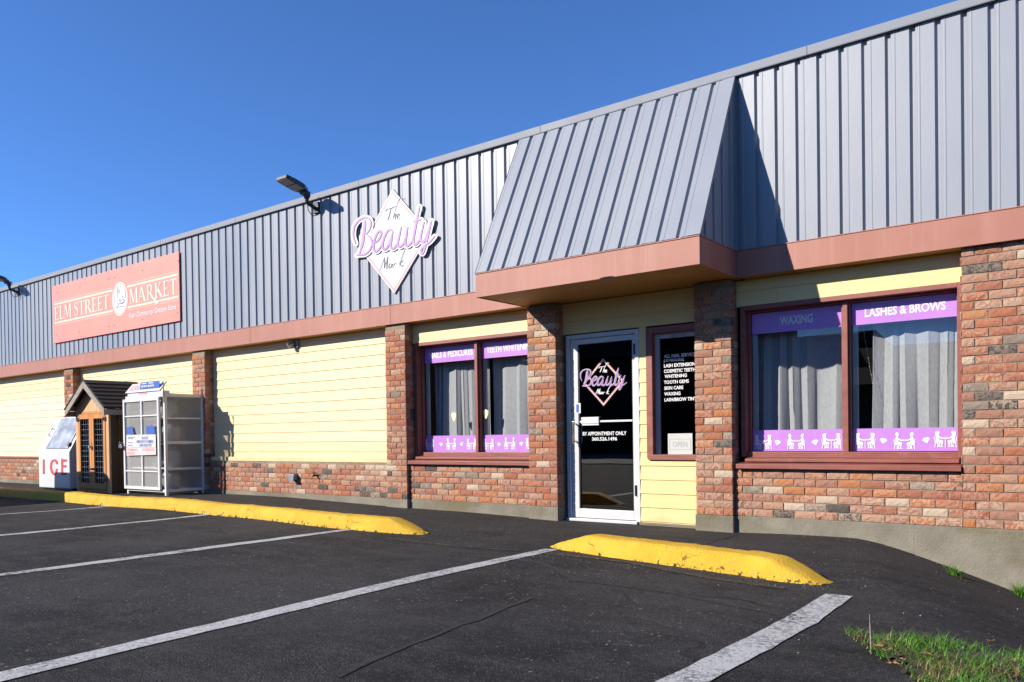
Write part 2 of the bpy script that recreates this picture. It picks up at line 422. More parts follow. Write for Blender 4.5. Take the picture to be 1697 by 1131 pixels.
BARK = mk_wood('bark', (.045, .032, .024), (.11, .085, .065), .9); STUCCO = paint('dull_brown_wall', (.09, .07, .055), .8, .15)
LENS = paint('led_lens', (.17, .17, .18), .3, .1, 30, .1); NAVY = paint('navy_ink', (.10, .13, .34), .6, .05); CAPM = paint('grey_cap_metal', (.24, .255, .285), .62, .06, 2, .04, spec=.25); TAR = mk_line('worn_tar', (.011, .011, .0115), .53, .75); ROOFM = paint('flat_roof', (.12, .12, .12), .9)
VANP = paint('white_van_paint', (.70, .70, .70), .25, .03, 2, 0); RUBBER = paint('rubber', (.02, .02, .02), .8, .2, 20, .1)
STICK = paint('cream_sticker', (.74, .70, .42), .5, .05, 9, 0)

# ------------------------------------------------------------------ ground
def sstep(a, b, v):
    t = max(0., min(1., (v-a)/(b-a))); return t*t*(3-2*t)
def lerp_table(tab, x):
    if x <= tab[0][0]: return tab[0][1]
    for (a, u), (b, v) in zip(tab, tab[1:]):
        if x <= b: return u+(v-u)*(x-a)/(b-a)
    return tab[-1][1]
WALK = [(-26, .068), (-19, .070), (-11.8, .085), (-10.6, .088), (-8.2, .035), (-6.7, .02), (-5.4, -.012), (-3.2, -.02), (-2.7, -.006), (-1.9, -.0)]
def g(x, y):
    z = .012*math.sin(1.1*x+.7*y)*math.sin(.8*y-.5*x+1)+.006*math.sin(2.3*x-1.7*y)
    z *= sstep(-1, 3, y)*.8+.2
    k = sstep(6.2, 7.0 if x < -9 else 7.7, y)
    z = z*(1-k)+lerp_table(WALK, x)*k
    xs = -2.15+.36*(7.9-y); d = x-xs                        # the ground falls away at the right-hand corner
    if d > 0: z -= (.37*d*d/(d+.45))*sstep(1.5, 5, y)
    return z
def axis(a, b, fine0, fine1, fs, cs):
    v = [a]
    while v[-1] < b-1e-6:
        x = v[-1]; dd = 0 if fine0 <= x < fine1 else min(abs(x-fine0), abs(x-fine1))
        v.append(min(b, x+(fs if dd == 0 else min(cs, fs+dd*.25))))
    return v
xs = axis(-70, 40, -9, 1.2, .11, 3.); ys = axis(-60, 8.05, 1.2, 8.05, .11, 3.)
mb = MB(); nx = len(xs)
mb.add([(x, y, g(x, y)) for y in ys for x in xs],
       [(j*nx+i, j*nx+i+1, (j+1)*nx+i+1, (j+1)*nx+i) for j in range(len(ys)-1) for i in range(nx-1)], smooth=True)
struct(mb.build('parking_lot', ASPHALT))
mb = MB(); mb.quad((-700, -700, -3), (700, -700, -3), (700, 700, -3), (-700, 700, -3)); struct(mb.build('ground', SOIL))
mb = MB(); mb.quad((-70, -19, .03), (40, -19, .03), (40, -7.5, .03), (-70, -7.5, .03)); struct(mb.build('street', paint('grey_road', (.15, .145, .14), .9, .2, 2, .3, 60, stretch=(.3, 1, 1))))

def sheet(name, pts, width, mat, lift=.005, w_jit=.006):
    """strip laid on the ground along a run of points"""
    pts = [Vector((p[0], p[1], 0)) for p in pts]; out = []
    for a, b in zip(pts, pts[1:]):
        n = max(1, int((b-a).length/.12))
        out += [a.lerp(b, i/n) for i in range(n)]
    out.append(pts[-1]); mb = MB(); vs = []
    for i, p in enumerate(out):
        d = (out[min(i+1, len(out)-1)]-out[max(0, i-1)]).normalized(); nn = Vector((-d.y, d.x, 0))
        for s_ in (-1, 1):
            q = p+nn*s_*(width/2+random.uniform(-w_jit, w_jit)); vs.append((q.x, q.y, g(q.x, q.y)+lift))
    mb.add(vs, [(2*i, 2*i+2, 2*i+3, 2*i+1) for i in range(len(out)-1)])
    return struct(mb.build(name, mat))
LINES = [([(0,852.5),(100,846),(180,839)], .13), ([(0,887),(130,876.5),(250,865),(350,852.5)], .13), ([(0,953),(150,934.5),(300,917),(450,898),(580,878)], .14),
         ([(0,1125),(200,1078),(400,1030),(600,981),(700,958),(800,936),(915,910)], .155), ([(1125,1131),(1327,1028),(1391,987)], .165)]
for L, w in LINES:
    q = [G(*p) for p in L]; a = q[0]+(q[0]-q[1]).normalized()*2.5
    sheet('parking_line', [a]+q, w, LINE)
sheet('faded_kerb_line', [G(640, 893), G(760, 903), G(860, 911)], .045, YLINE)
sheet('faded_kerb_line', [G(925, 920), G(1050, 936), G(1180, 958), G(1300, 975)], .055, YLINE)

for L, w in (([(560,1127),(620,1098),(684,1074),(740,1050),(790,1032),(840,1008),(880,990)], .035), ([(853,926),(890,934),(913,942),(938,951),(962,963)], .06),
             ([(962,963),(1040,972),(1100,981),(1200,1000),(1307,1023)], .03), ([(1222,884),(1190,893),(1165,905)], .03)):
    sheet('tar_seam', [G(*p) for p in L], w, TAR, .0035, .014)

# ------------------------------------------------------------------ yellow kerbs
def kerb(path, width, height, label, t0, t1):
    """lump of extruded asphalt; path runs along its middle, t0/t1 are the lengths of its sloping ends"""
    pts = []; path = [Vector((p[0], p[1], 0)) for p in path]
    for a, b in zip(path, path[1:]):
        n = max(1, int((b-a).length/.045)); pts += [a.lerp(b, i/n) for i in range(n)]
    pts.append(path[-1]); L = [0.]
    for a, b in zip(pts, pts[1:]): L.append(L[-1]+(b-a).length)
    prof = [(-1, 0), (-.98, .14), (-.88, .40), (-.76, .68), (-.66, .86), (-.57, .95), (-.45, .99), (-.2, 1.), (.1, 1.), (.42, .99), (.58, .94), (.70, .80), (.90, .32), (1, 0)]
    mb = MB(); vs = []; np_ = len(prof); ph = random.uniform(0, 9)
    from mathutils import noise as nz
    for i, p in enumerate(pts):
        d = (pts[min(i+1, len(pts)-1)]-pts[max(0, i-1)]).normalized(); nn = Vector((-d.y, d.x, 0))
        e = 1.
        if t0: e = min(e, max(.05, L[i]/t0)**.75)
        if t1: e = min(e, max(.05, (L[-1]-L[i])/t1)**.9)
        we = .55+.45*min(1, e*1.5)
        for u, h in prof:
            k = Vector((p.x*3+ph, u*1.5, h)); r = nz.noise(k*1.4)*.010+nz.noise(k*7.)*.006+nz.noise(k*17.)*(.004+.006*(1-e))
            q = p+nn*(u*width/2*we+r*(1 if h < .9 else 0))
            vs.append((q.x, q.y, g(q.x, q.y)-.008+max(0, h*height*e+r*(.8 if h > .3 else .2))))
    fs = [(i*np_+j, (i+1)*np_+j, (i+1)*np_+j+1, i*np_+j+1) for i in range(len(pts)-1) for j in range(np_-1)]
    mb.add(vs, fs, smooth=True)
    mb.add(vs[:np_], [tuple(range(np_))]); mb.add(vs[-np_:], [tuple(range(np_))[::-1]])
    return tag(mb.build('yellow_kerb', YELLOW), label, 'parking kerb', 'yellow painted kerbs')
kerb([(-26, 6.32), (-17, 6.30), (-12.2, 6.24), (-9.1, 6.24), (-7.2, 6.06), (-6.3, 6.0), (-5.76, 6.03)], .31, .155,
     'long yellow painted kerb running left below the ice box and cage', 0, .42)
kerb([(-4.16, 6.04), (-3.3, 5.74), (-2.85, 5.66), (-2.15, 5.57), (-1.60, 5.41)], .33, .148,
     'short yellow painted kerb with sloping ends in front of the door', .55, .36)

# ------------------------------------------------------------------ building
B = thing('store_building', 'long single storey shop with yellow siding, brick pillars and blue grey metal parapet', 'building', (-9, 7.8, 0))
YF, YP, YPIER, YB, YS, YG = 7.80, 7.83, 7.858, 7.885, 8.00, 8.13      # fascia, pillars, pier, brick base, siding, glass
ZB, CR, FB, FT, TOP = .149, .0769, 2.528, 2.786, 4.60
PIL = [(-22.8, -22.4), (-17.91, -17.50), (-13.03, -12.635), (-8.22, -7.83), (-5.787, -5.372), (-3.641, -3.238)]

def brick_run(mb, x0, x1, z0, n, y, depth=.09, L=.205, phase=0, side=None):
    """courses of rough bricks facing -y; ends may be cut"""
    for k in range(n):
        za, zb = z0+k*CR+.004, z0+(k+1)*CR-.006
        xs_ = [x0]; c = x0+(phase+(L/2 if k % 2 else L))-.0
        while c < x1-.03: xs_.append(c); c += L
        xs_.append(x1)
        for a, b in zip(xs_, xs_[1:]):
            one_brick(mb, a+.005, b-.005, y, y+depth, za, zb)
def one_brick(mb, a, b, y0, y1, za, zb, nx=6, nz_=3, axis_='y'):
    rnd = (random.random(), random.random(), random.random()); j = lambda s: random.uniform(-s, s)
    push = j(.003)
    vs = []
    for r in range(nz_+1):
        for c in range(nx+1):
            u, v = c/nx, r/nz_; ed = (c in (0, nx)) or (r in (0, nz_))
            x = a+(b-a)*u+(j(.0025) if 0 < c < nx else j(.0012)); z = za+(zb-za)*v+(j(.002) if 0 < r < nz_ else j(.0009))
            y = y0+push+(.002+abs(j(.0015)) if ed else j(.0022)-.0015)
            vs.append((x, y, z))
    W1 = nx+1; fs = [(r*W1+c, r*W1+c+1, (r+1)*W1+c+1, (r+1)*W1+c) for r in range(nz_) for c in range(nx)]
    b0 = len(vs); vs += [(a, y1, za), (b, y1, za), (b, y1, zb), (a, y1, zb)]
    bl, br, tl, tr = 0, nx, nz_*W1, nz_*W1+nx
    fs += [tuple(range(bl, br+1))[::-1]+(b0, b0+1), tuple(range(tl, tr+1))+(b0+2, b0+3),
           (br,)+tuple(r*W1+nx for r in range(1, nz_+1))+(b0+2, b0+1), (tl,)+tuple(r*W1 for r in range(nz_-1, -1, -1))+(b0, b0+3)]
    if axis_ == 'x':      # turned to face +x: a..b run along y, y0 is the x of the face
        vs = [(2*y0-p[1] if False else y0-(p[1]-y0), p[0], p[2]) for p in vs]
    mb.add(vs, fs, rnd=rnd)

ncol = int((FB-.02-ZB)/CR)
for (a, b) in PIL:
    mb = MB()
    for k in range(ncol):
        za, zb = ZB+k*CR+.004, ZB+(k+1)*CR-.006; h = (b-a)
        cuts = [a, a+h/2, b] if k % 2 else [a, a+h*.25, a+h*.75, b]
        for u, v in zip(cuts, cuts[1:]): one_brick(mb, u+.005, v-.005, YP, YP+.085, za, zb)
        # right-hand face and left-hand face
        c2 = [YP+.088, YS] if k % 2 else [YP+.088, YP+.088]
        if k % 2: one_brick(mb, YP+.089, YS+.02, b-.006, b+.07, za, zb, 3, 2, 'x')
        else: one_brick(mb, YP+.089, YS+.02, b-.006, b+.07, za, zb, 3, 2, 'x')
        mb.box(a+.003, a+.06, YP+.092, YS+.02, za, zb, rnd=(random.random(), .2, .2))
    p = mb.build('brick_pillar', BRICK, B)
    mm = MB(); mm.box(a+.010, b-.012, YP+.010, YS+.05, ZB, FB-.001); mm.build('mortar', MORTAR, p)
# pier at the right-hand end
mb = MB(); brick_run(mb, -1.20, 1.6, ZB, ncol+1, YPIER, phase=-.103); p = mb.build('brick_pier', BRICK, B)
mm = MB(); mm.box(-1.193, 1.6, YPIER+.010, YS+.1, ZB, FB-.001); mm.build('mortar', MORTAR, p)
# low brick walls between the pillars
for (a, b) in ((-26, -22.8), (-22.4, -17.91), (-17.50, -13.03), (-12.635, -8.22), (-7.83, -5.787), (-3.238, -1.20)):
    mb = MB(); brick_run(mb, a, b, ZB, 6, YB, phase=random.uniform(-.09, 0)); p = mb.build('brick_base', BRICK, B)
    mm = MB(); mm.box(a, b, YB+.010, YS+.06, ZB, ZB+6*CR+.028); mm.build('mortar', MORTAR, p)
# concrete footing
mb = MB()
mb.box(-26, -5.38, YB-.004, YS+.3, -.5, ZB); mb.box(-3.64, -1.58, YB-.004, YS+.3, -1.2, ZB-.0); mb.box(-1.577, 1.7, YPIER-.003, YS+.3, -1.2, ZB-.0)
for a, b in PIL: mb.box(a-.004, b+.004, YP-.006, YS-.05, -.5, ZB-.001)
mb.box(-5.372, -3.641, YS-.035, YS+.2, -.3, .012)
mb.build('concrete_footing', CONC, B, .006)

# lap siding
SZ0, SH = .638, .1528
def siding(name, rects, mat, tone=lambda k: (random.uniform(.3, 1), random.uniform(0, .25), 0), y=YS, SZ0=SZ0):
    mb = MB()
    for x0, x1, z0, z1 in rects:
        k = math.floor((z0-SZ0)/SH)
        while SZ0+k*SH < z1-.004:
            za, zb = max(z0, SZ0+k*SH), min(z1, SZ0+(k+1)*SH); t = tone(k)
            fa = (za-(SZ0+k*SH))/SH; fb = (zb-(SZ0+k*SH))/SH
            ya, yb = y-.011*(1-fa), y-.011*(1-fb)
            cut = [x0]; cx_ = x0+random.uniform(.4, 3.6)
            while cx_ < x1-.4: cut.append(cx_); cx_ += 3.66
            cut.append(x1)
            for u0, u1 in zip(cut, cut[1:]):
                tt = (max(0, min(1, t[0]+random.uniform(-.15, .15))), t[1], 0)
                mb.quad((u0+(.0012 if u0 > x0 else 0), ya, za), (u1-(.0012 if u1 < x1 else 0), ya, za), (u1-(.0012 if u1 < x1 else 0), yb, zb), (u0+(.0012 if u0 > x0 else 0), yb, zb), rnd=tt)
            if fa < .02: mb.quad((x0, y, za), (x1, y, za), (x1, ya, za), (x0, ya, za), rnd=t)
            k += 1
        mb.quad((x0, y+.012, z0), (x1, y+.012, z0), (x1, y+.012, z1), (x0, y+.012, z1), rnd=(.5, 0, 0))
    return mb.build(name, mat, B)
pale = lambda k: (random.uniform(.6, 1), (.0 if k > 8 else random.uniform(.55, 1)), 0)
siding('siding_panel', [(-26, -22.4, .64, FB), (-22.4, -17.5, .64, FB)], SIDING2, pale)
siding('siding_panel', [(-17.5, -12.7, .64, FB)], SIDING2)
siding('siding_panel', [(-12.64, -8.15, .64, FB)], SIDING2)
siding('siding_panel', [(-7.9, -5.5, 2.262, FB)], SIDING, SZ0=2.262)
siding('siding_panel', [(-5.40, -3.60, 2.165, FB), (-4.373, -4.285, .012, 2.165), (-4.285, -3.60, .012, .735)], SIDING)
siding('siding_panel', [(-3.3, -1.15, 2.262, FB)], SIDING, SZ0=2.262)
mb = MB()
mb.box(-12.632, -8.222, YB+.035, YS, .640, .706)
mb.build('siding_trim', SIDING2, B, .004)
mb = MB(); mb.box(-26, -17.912, YB-.012, YS, .640, .682); mb.box(-17.498, -13.032, YB-.012, YS, .640, .682); build_each(mb, 'brown_ledge', WOODTRIM, B, .004)

# body of the building behind the facade
mb = MB()
mb.box(-26, 1.6, 8.6, 8.62, 2.62, 4.4); mb.box(-26, 1.6, 8.62, 22, 4.40, 4.50); mb.box(-26, 1.6, 21.9, 22, -.5, 4.4)
mb.box(-26.1, -26.0, YS, 22, -.5, 4.5); mb.box(1.6, 1.7, YS, 22, -.5, 4.5)
build_each(mb, 'rear_wall', ROOFM, B)
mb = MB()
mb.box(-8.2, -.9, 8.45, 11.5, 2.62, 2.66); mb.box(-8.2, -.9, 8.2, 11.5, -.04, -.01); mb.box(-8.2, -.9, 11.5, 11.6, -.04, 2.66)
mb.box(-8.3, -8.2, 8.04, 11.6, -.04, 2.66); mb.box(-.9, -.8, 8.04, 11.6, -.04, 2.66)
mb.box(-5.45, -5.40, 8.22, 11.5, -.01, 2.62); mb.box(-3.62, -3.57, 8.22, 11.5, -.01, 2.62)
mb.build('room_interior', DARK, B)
mb = MB()      # wall core above and below the openings
mb.box(-26, -7.84, YS+.014, YS+.15, -.5, 2.6); mb.box(-1.2, 1.6, YS+.104, YS+.25, -.5, 2.6)
mb.box(-7.84, -5.5, YS+.014, YS+.3, 2.27, 2.66); mb.box(-5.5, -3.6, YS+.014, YS+.3, 2.17, 2.66); mb.box(-3.6, -1.2, YS+.014, YS+.3, 2.27, 2.66)
mb.box(-7.84, -5.60, YS+.064, YS+.3, -.3, .64); mb.box(-3.3, -1.2, YS+.064, YS+.3, -.3, .64)
mb.box(-4.372, -4.29, YS+.014, YS+.2, -.1, 2.16); mb.box(-4.29, -3.6, YS+.014, YS+.2, -.1, .73)
mb.box(-5.5, -5.345, YS+.054, YS+.3, -.1, 2.165); mb.box(-3.75, -3.55, YS+.2, YS+.3, -.1, 2.4)
mb.build('wall_core', DARK, B)

# ribbed steel
def rib_profile(x0, x1, phase, pitch=.2013, d=.027):
    """front line of ribs: list of (x, depth behind the rib face)"""
    pts = [(x0, 0)]; k = math.floor((x0-phase)/pitch)
    while True:
        a = phase+k*pitch
        for dx, dd in ((0, 0), (.018, d), (.042, d), (.051, 0), (.070, 0), (.075, -.0025), (.083, -.0025), (.088, 0)):
            x = a+dx
            if x0 < x < x1: pts.append((x, dd))
        if a > x1: break
        k += 1
    pts.append((x1, pts[-1][1])); return pts
def ribbed(name, prof, fa, fb, parent=B):
    """sheet swept between two places of the profile"""
    mb = MB(); vs = [fa(*p) for p in prof]+[fb(*p) for p in prof]; n = len(prof)
    mb.add(vs, [(i, i+1, n+i+1, n+i) for i in range(n-1)]); return mb.build(name, STEEL, parent)
CL, CRT, CYF, CAPEX = -5.835, -3.165, 6.95, 4.495     # canopy left, right, front, apex height
for x0, x1, ph in ((-26, CL+.05, -8.922), (CRT-.05, 1.6, -1.382)):
    ribbed('metal_siding', rib_profile(x0, x1, ph, .2022 if ph < -5 else .1990), lambda x, d: (x, YF+.022+d, FT+.004), lambda x, d: (x, YF+.022+d, 4.53))
mb = MB(); mb.box(-26, 1.6, YF+.062, YF+.08, FT, 4.52); mb.build('siding_backing', DARK, B)
# parapet cap with its joints
mb = MB(); js = [-26, -23.0, -19.95, -16.9, -13.9, -11.6, -8.65, -5.52, -2.45, 1.6]
for a, b in zip(js, js[1:]):
    mb.box(a+.0015, b-.0015, YF-.012, YF+.30, 4.518, TOP); mb.box(a+.0015, b-.0015, YF-.012, YF-.006, 4.512, 4.5179)
mb.build('parapet_cap', CAPM, B, .004)
# fascia and soffit
mb = MB(); js = [-26, -21.0, -18.0, -15.0, -12.0, -9.0, CL]
js = [-26, -20.95, -17.75, -14.45, -11.27, -8.07, -5.90]
for a, b in zip(js, js[1:]): mb.box(a+.001, b-.001, YF, YF+.018, FB, FT)
for a, b in ((CRT, -2.66), (-2.66, 1.6)): mb.box(a+.001, b-.001, YF, YF+.018, FB, FT)
mb.box(-5.90, CL, YF, YF+.018, FB, FT)
mb.box(-26, CL, YF-.006, YF+.03, FT+.0005, FT+.010); mb.box(CRT, 1.6, YF-.006, YF+.03, FT+.0005, FT+.010)
mb.build('fascia', FASCIA, B, .003)
mb = MB(); mb.box(-26, CL-.001, YF+.0185, YS+.02, FB+.004, FB+.03); mb.box(CRT+.02, 1.6, YF+.0185, YS+.02, FB+.004, FB+.03); mb.build('soffit', SOFFIT, B)

# canopy over the door
mb = MB()
mb.box(CL, CRT, CYF, CYF+.018, FB, FT-.002); mb.box(CL, CL+.018, CYF+.0185, YF+.017, FB, FT-.002); mb.box(CRT-.018, CRT, CYF+.0185, YF+.017, FB, FT-.002)
mb.box(CL-.005, CRT+.005, CYF-.008, CYF+.04, FT-.0015, FT+.010)
mb.box(CL-.006, CL+.03, CYF+.0405, YF-.007, FT-.0015, FT+.010); mb.box(CRT-.03, CRT+.006, CYF+.0405, YF-.007, FT-.0015, FT+.010)
can = mb.build('canopy', FASCIA, B, .003)
mb = MB(); mb.box(CL+.0185, CRT-.0185, CYF+.0185, YS+.02, FB+.008, FB+.03); mb.build('soffit', SOFFIT, can)
mb = MB(); c = Vector((-4.15, 7.0, FB+.006)); mb.lathe(c, [(0.001, -.014), (.05, -.013), (.085, -.009), (.10, -.002), (.10, .001)], 24); mb.build('soffit_light', paint('tan_lens', (.34, .26, .15), .4), can)
sl_n = Vector((0, -(CAPEX-FT), -(YF-CYF))).normalized()          # outward normal of the slope is (0,-,+)
nrm = Vector((0, -(CAPEX-FT), (YF-CYF))).normalized()
def slope_at(f): return lambda x, d: Vector((x, CYF-.012+(YF-CYF)*f, FT+.012+(CAPEX-FT)*f))-nrm*(d-.0)
cp = rib_profile(CL, CRT-.115, CL+.165, .2065)
o = ribbed('canopy_roof', cp, slope_at(0), slope_at(1.0), can)
mb = MB(); q0, q1 = slope_at(0), slope_at(1.)
for x0, x1 in ((CRT-.115, CRT+.012),): mb.quad(q0(x0, -.004), q0(x1, -.004), q1(x1, -.004), q1(x0, -.004))
mb.quad(q0(CRT+.012, -.004), q0(CRT+.012, .03), q1(CRT+.012, .03), q1(CRT+.012, -.004))
mb.quad(q0(CL, .0), q1(CL, .0), q1(CL, .035), q0(CL, .035))
mb.quad(q0(CL, .036), q0(CRT, .036), q1(CRT, .036), q1(CL, .036))
mb.quad(q1(CL, .033), q1(CRT, .033), q1(CRT, -.003), q1(CL, -.003))
mb.build('ridge_trim', STEEL, can)
# canopy cheeks: vertical ribs, cut along the slope
for sx, X in ((1, CRT), (-1, CL)):
    mb = MB(); prof = rib_profile(CYF, YF+.02, CYF+.10, .2)
    for (ya, da), (yb, db) in zip(prof, prof[1:]):
        za = FT+.012+(CAPEX-FT)*max(0, min(1, (ya-CYF)/(YF-CYF)-.012)); zb = FT+.012+(CAPEX-FT)*max(0, min(1, (yb-CYF)/(YF-CYF)-.012))
        mb.quad((X-sx*(da+.004), ya, FT+.010), (X-sx*(db+.004), yb, FT+.010), (X-sx*(db+.004), yb, zb), (X-sx*(da+.004), ya, za))
    mb.build('canopy_cheek', STEEL, can)

# ------------------------------------------------------------------ lettering
def text_mesh(body, bold=0., shear=0., space=1.):
    cu = bpy.data.curves.new('t', 'FONT'); cu.body = body; cu.offset = bold; cu.shear = shear; cu.space_character = space; cu.resolution_u = 3
    ob = bpy.data.objects.new('t', cu); COL.objects.link(ob)
    dg = bpy.context.evaluated_depsgraph_get(); me = bpy.data.meshes.new_from_object(ob.evaluated_get(dg))
    vs = [v.co.copy() for v in me.vertices]; fs = [tuple(p.vertices) for p in me.polygons]
    bpy.data.objects.remove(ob); bpy.data.curves.remove(cu); bpy.data.meshes.remove(me)
    xs_ = [v.x for v in vs]; ys_ = [v.y for v in vs]
    return vs, fs, min(xs_), max(xs_), min(ys_), max(ys_)
def put_text(mb, body, x0, x1, z0, z1, Y, bold=.012, shear=0., cap_only=True, mi=0, fn=None):
    vs, fs, a, b, c, d = text_mesh(body, bold, shear)
    if cap_only: _, _, _, _, c, d = text_mesh('H', bold, shear)
    out = []
    for v in vs:
        u, w = (v.x-a)/(b-a), (v.y-c)/(d-c)
        out.append(fn(u, w) if fn else (x0+(x1-x0)*u, Y, z0+(z1-z0)*w))
    mb.add(out, fs, mi=mi)
def text_px(mb, body, pl, pr, ptop, pbot, Y, **k):
    """text whose left edge spans ptop..pbot at column pl and whose right end is at column pr, on the plane Y"""
    a = W(pl, pbot, Y); t = W(pl, ptop, Y); r = W(pr, pbot, Y); put_text(mb, body, a.x, r.x, a.z, t.z, Y, **k)

def catmull(pts, n=8):
    P = [Vector(p) for p in pts]; P = [P[0]*2-P[1]]+P+[P[-1]*2-P[-2]]; out = []
    for i in range(1, len(P)-2):
        for k in range(n):
            t = k/n; a, b, c, d = P[i-1], P[i], P[i+1], P[i+2]
            out.append(.5*((2*b)+(c-a)*t+(2*a-5*b+4*c-d)*t*t+(3*b-a-3*c+d)*t**3))
    out.append(P[-2]); return out
LAY = [0]
def ribbon(mb, pts2, width, to3, mi=0, thick=0, lift=0., n=8, taper=.55):
    """pen stroke: flat ribbon along 2D points, thinner at its ends, on the surface given by to3(x, y, lift)"""
    P = catmull([(p[0], p[1], 0) for p in pts2], n) if len(pts2) > 2 else [Vector((p[0], p[1], 0)) for p in pts2]
    LAY[0] = (LAY[0]+1) % 40; e = lift+LAY[0]*.00006
    L, Rr = [], []; N = len(P)
    for i, p in enumerate(P):
        d = (P[min(i+1, N-1)]-P[max(0, i-1)])
        if d.length < 1e-9: d = Vector((1, 0, 0))
        d.normalize(); nn = Vector((-d.y, d.x, 0)); s = min(i, N-1-i)/max(1, N-1)
        w = width*(taper+(1-taper)*min(1, s*6))/2
        L.append(p+nn*w); Rr.append(p-nn*w)
    # round the ends
    def cap(a, b, c): return [c+(a-c)*math.cos(t)+((c-P[1] if c is P[0] else c-P[-2]).normalized()*(a-c).length)*math.sin(t) for t in (math.pi*.25, math.pi*.5, math.pi*.75)]
    sp = .0014/N      # the stroke climbs a hair along its length so that it never folds onto its own plane
    vs = [to3(v.x, v.y, e+sp*i) for i, v in enumerate(L)]+[to3(v.x, v.y, e+sp*i) for i, v in enumerate(Rr)]
    mb.add(vs, [(i, i+1, N+i+1, N+i) for i in range(N-1)], mi=mi)
    for (a, b, c, ee) in ((L[0], Rr[0], P[0], e-.00002), (L[-1], Rr[-1], P[-1], e+.00145)):
        ring = [a]+cap(a, b, c)+[b]; mb.add([to3(v.x, v.y, ee) for v in ring], [tuple(range(len(ring)))], mi=mi)
    if thick:
        bk = [to3(v.x, v.y, e-thick) for v in L]+[to3(v.x, v.y, e-thick) for v in Rr]
        mb.add(vs+bk, [(i, i+1, 2*N+i+1, 2*N+i) for i in range(N-1)]+[(N+i+1, N+i, 3*N+i, 3*N+i+1) for i in range(N-1)], mi=mi)

# strokes of the salon's script, in the pixel grid of an enlargement (570,300)+p/5.653
BEAUTY = [  # (points, weight)
    ([(200,372),(192,460),(178,570),(158,650)], 1.15), ([(112,590),(90,520),(96,440),(132,380),(190,348),(236,355),(254,400),(240,460),(212,500)], .8),
    ([(212,502),(252,535),(264,590),(242,650),(200,688),(150,694),(124,700)], .85), ([(158,650),(146,680),(124,700)], .8),
    ([(284,590),(326,552),(350,505),(344,472),(322,480),(295,530),(280,600),(288,655),(312,660),(345,620),(366,575)], .95),
    ([(462,478),(440,458),(408,474),(378,535),(364,600),(374,640),(398,636),(430,580),(456,490)], 1.), ([(460,470),(446,550),(440,605),(450,635),(478,626),(500,590)], 1.),
    ([(538,436),(516,530),(506,585),(516,618),(542,608),(572,560),(598,440)], 1.), ([(600,436),(586,520),(578,580),(590,612),(622,592),(652,545)], 1.),
    ([(710,240),(690,330),(668,450),(652,550),(660,596),(686,588),(712,552)], 1.1), ([(650,384),(690,372),(726,364)], .8),
    ([(752,388),(730,470),(720,530),(730,572),(756,562),(790,480),(812,390)], 1.), ([(824,374),(800,470),(776,570),(756,640),(738,682),(724,674),(730,640),(762,604),(806,572),(852,520)], .9)]
THE = [([(384,292),(398,266),(438,256),(482,234)], .9), ([(436,258),(420,320),(404,372)], 1.), ([(548,166),(536,150),(516,170),(490,232),(464,315),(452,370)], .7),
       ([(456,344),(476,310),(484,318),(474,352),(488,366)], .9), ([(492,345),(512,325),(510,304),(496,322),(494,350),(508,356),(522,342)], .8)]
MARK = [([(330,842),(350,790),(374,716)], .7), ([(374,716),(376,770),(372,820)], 1.), ([(372,820),(394,752),(408,706)], .7), ([(408,706),(400,770),(396,818),(406,820)], 1.),
        ([(446,780),(426,775),(414,800),(420,816),(436,800),(448,776),(442,808),(452,814)], .9), ([(464,774),(458,812)], 1.), ([(460,792),(474,772),(486,774)], .8),
        ([(592,632),(576,630),(556,670),(530,740),(510,802)], .8), ([(512,770),(530,764),(550,738)], .9), ([(518,766),(533,797),(556,790)], 1.)]

# ------------------------------------------------------------------ windows
def lady(mb, cx, z0, s, Y, flip=1, kind=0):
    """white cut-out of a seated woman; cx is her middle, s the figure's height"""
    f = lambda x, z: (cx+flip*x*s, Y-LAY[0]*.00005, z0+z*s)
    def poly(pts):
        LAY[0] = (LAY[0]+1) % 40; mb.add([f(*p) for p in pts], [tuple(range(len(pts)))])
    def ell(x, z, rx, rz): poly([(x+rx*math.cos(a*math.pi/6), z+rz*math.sin(a*math.pi/6)) for a in range(12)])
    ell(0, .87, .085, .10); ell(-.07 if kind else -.03, .90 if not kind else .84, .10, .11)                 # head and hair
    if kind: poly([(-.14,.86),(-.04,.84),(-.08,.62),(-.15,.66)])
    poly([(-.05,.79),(.03,.79),(.06,.66),(.05,.50),(.10,.40),(-.12,.38),(-.13,.55),(-.10,.70)])   # torso
    poly([(.0,.68),(.05,.66),(.20,.56),(.36,.60),(.36,.565),(.20,.50),(.02,.58)])                # arm
    poly([(-.12,.40),(.10,.44),(.24,.40),(.27,.33),(-.12,.28)])                                  # thigh, skirt
    poly([(.17,.36),(.27,.36),(.20,.12),(.26,.03),(.13,.03),(.14,.14)])                          # shin and shoe
    poly([(.06,.33),(.14,.33),(.08,.12),(.13,.03),(.00,.03),(.03,.14)])
    poly([(-.22,.62),(-.18,.62),(-.13,.30),(.0,.28),(.0,.24),(-.17,.25)])                         # chair
    poly([(-.16,.27),(-.12,.27),(-.15,.0),(-.20,.0)]); poly([(-.02,.25),(.01,.25),(.02,.12),(-.02,.0),(-.05,.0)])
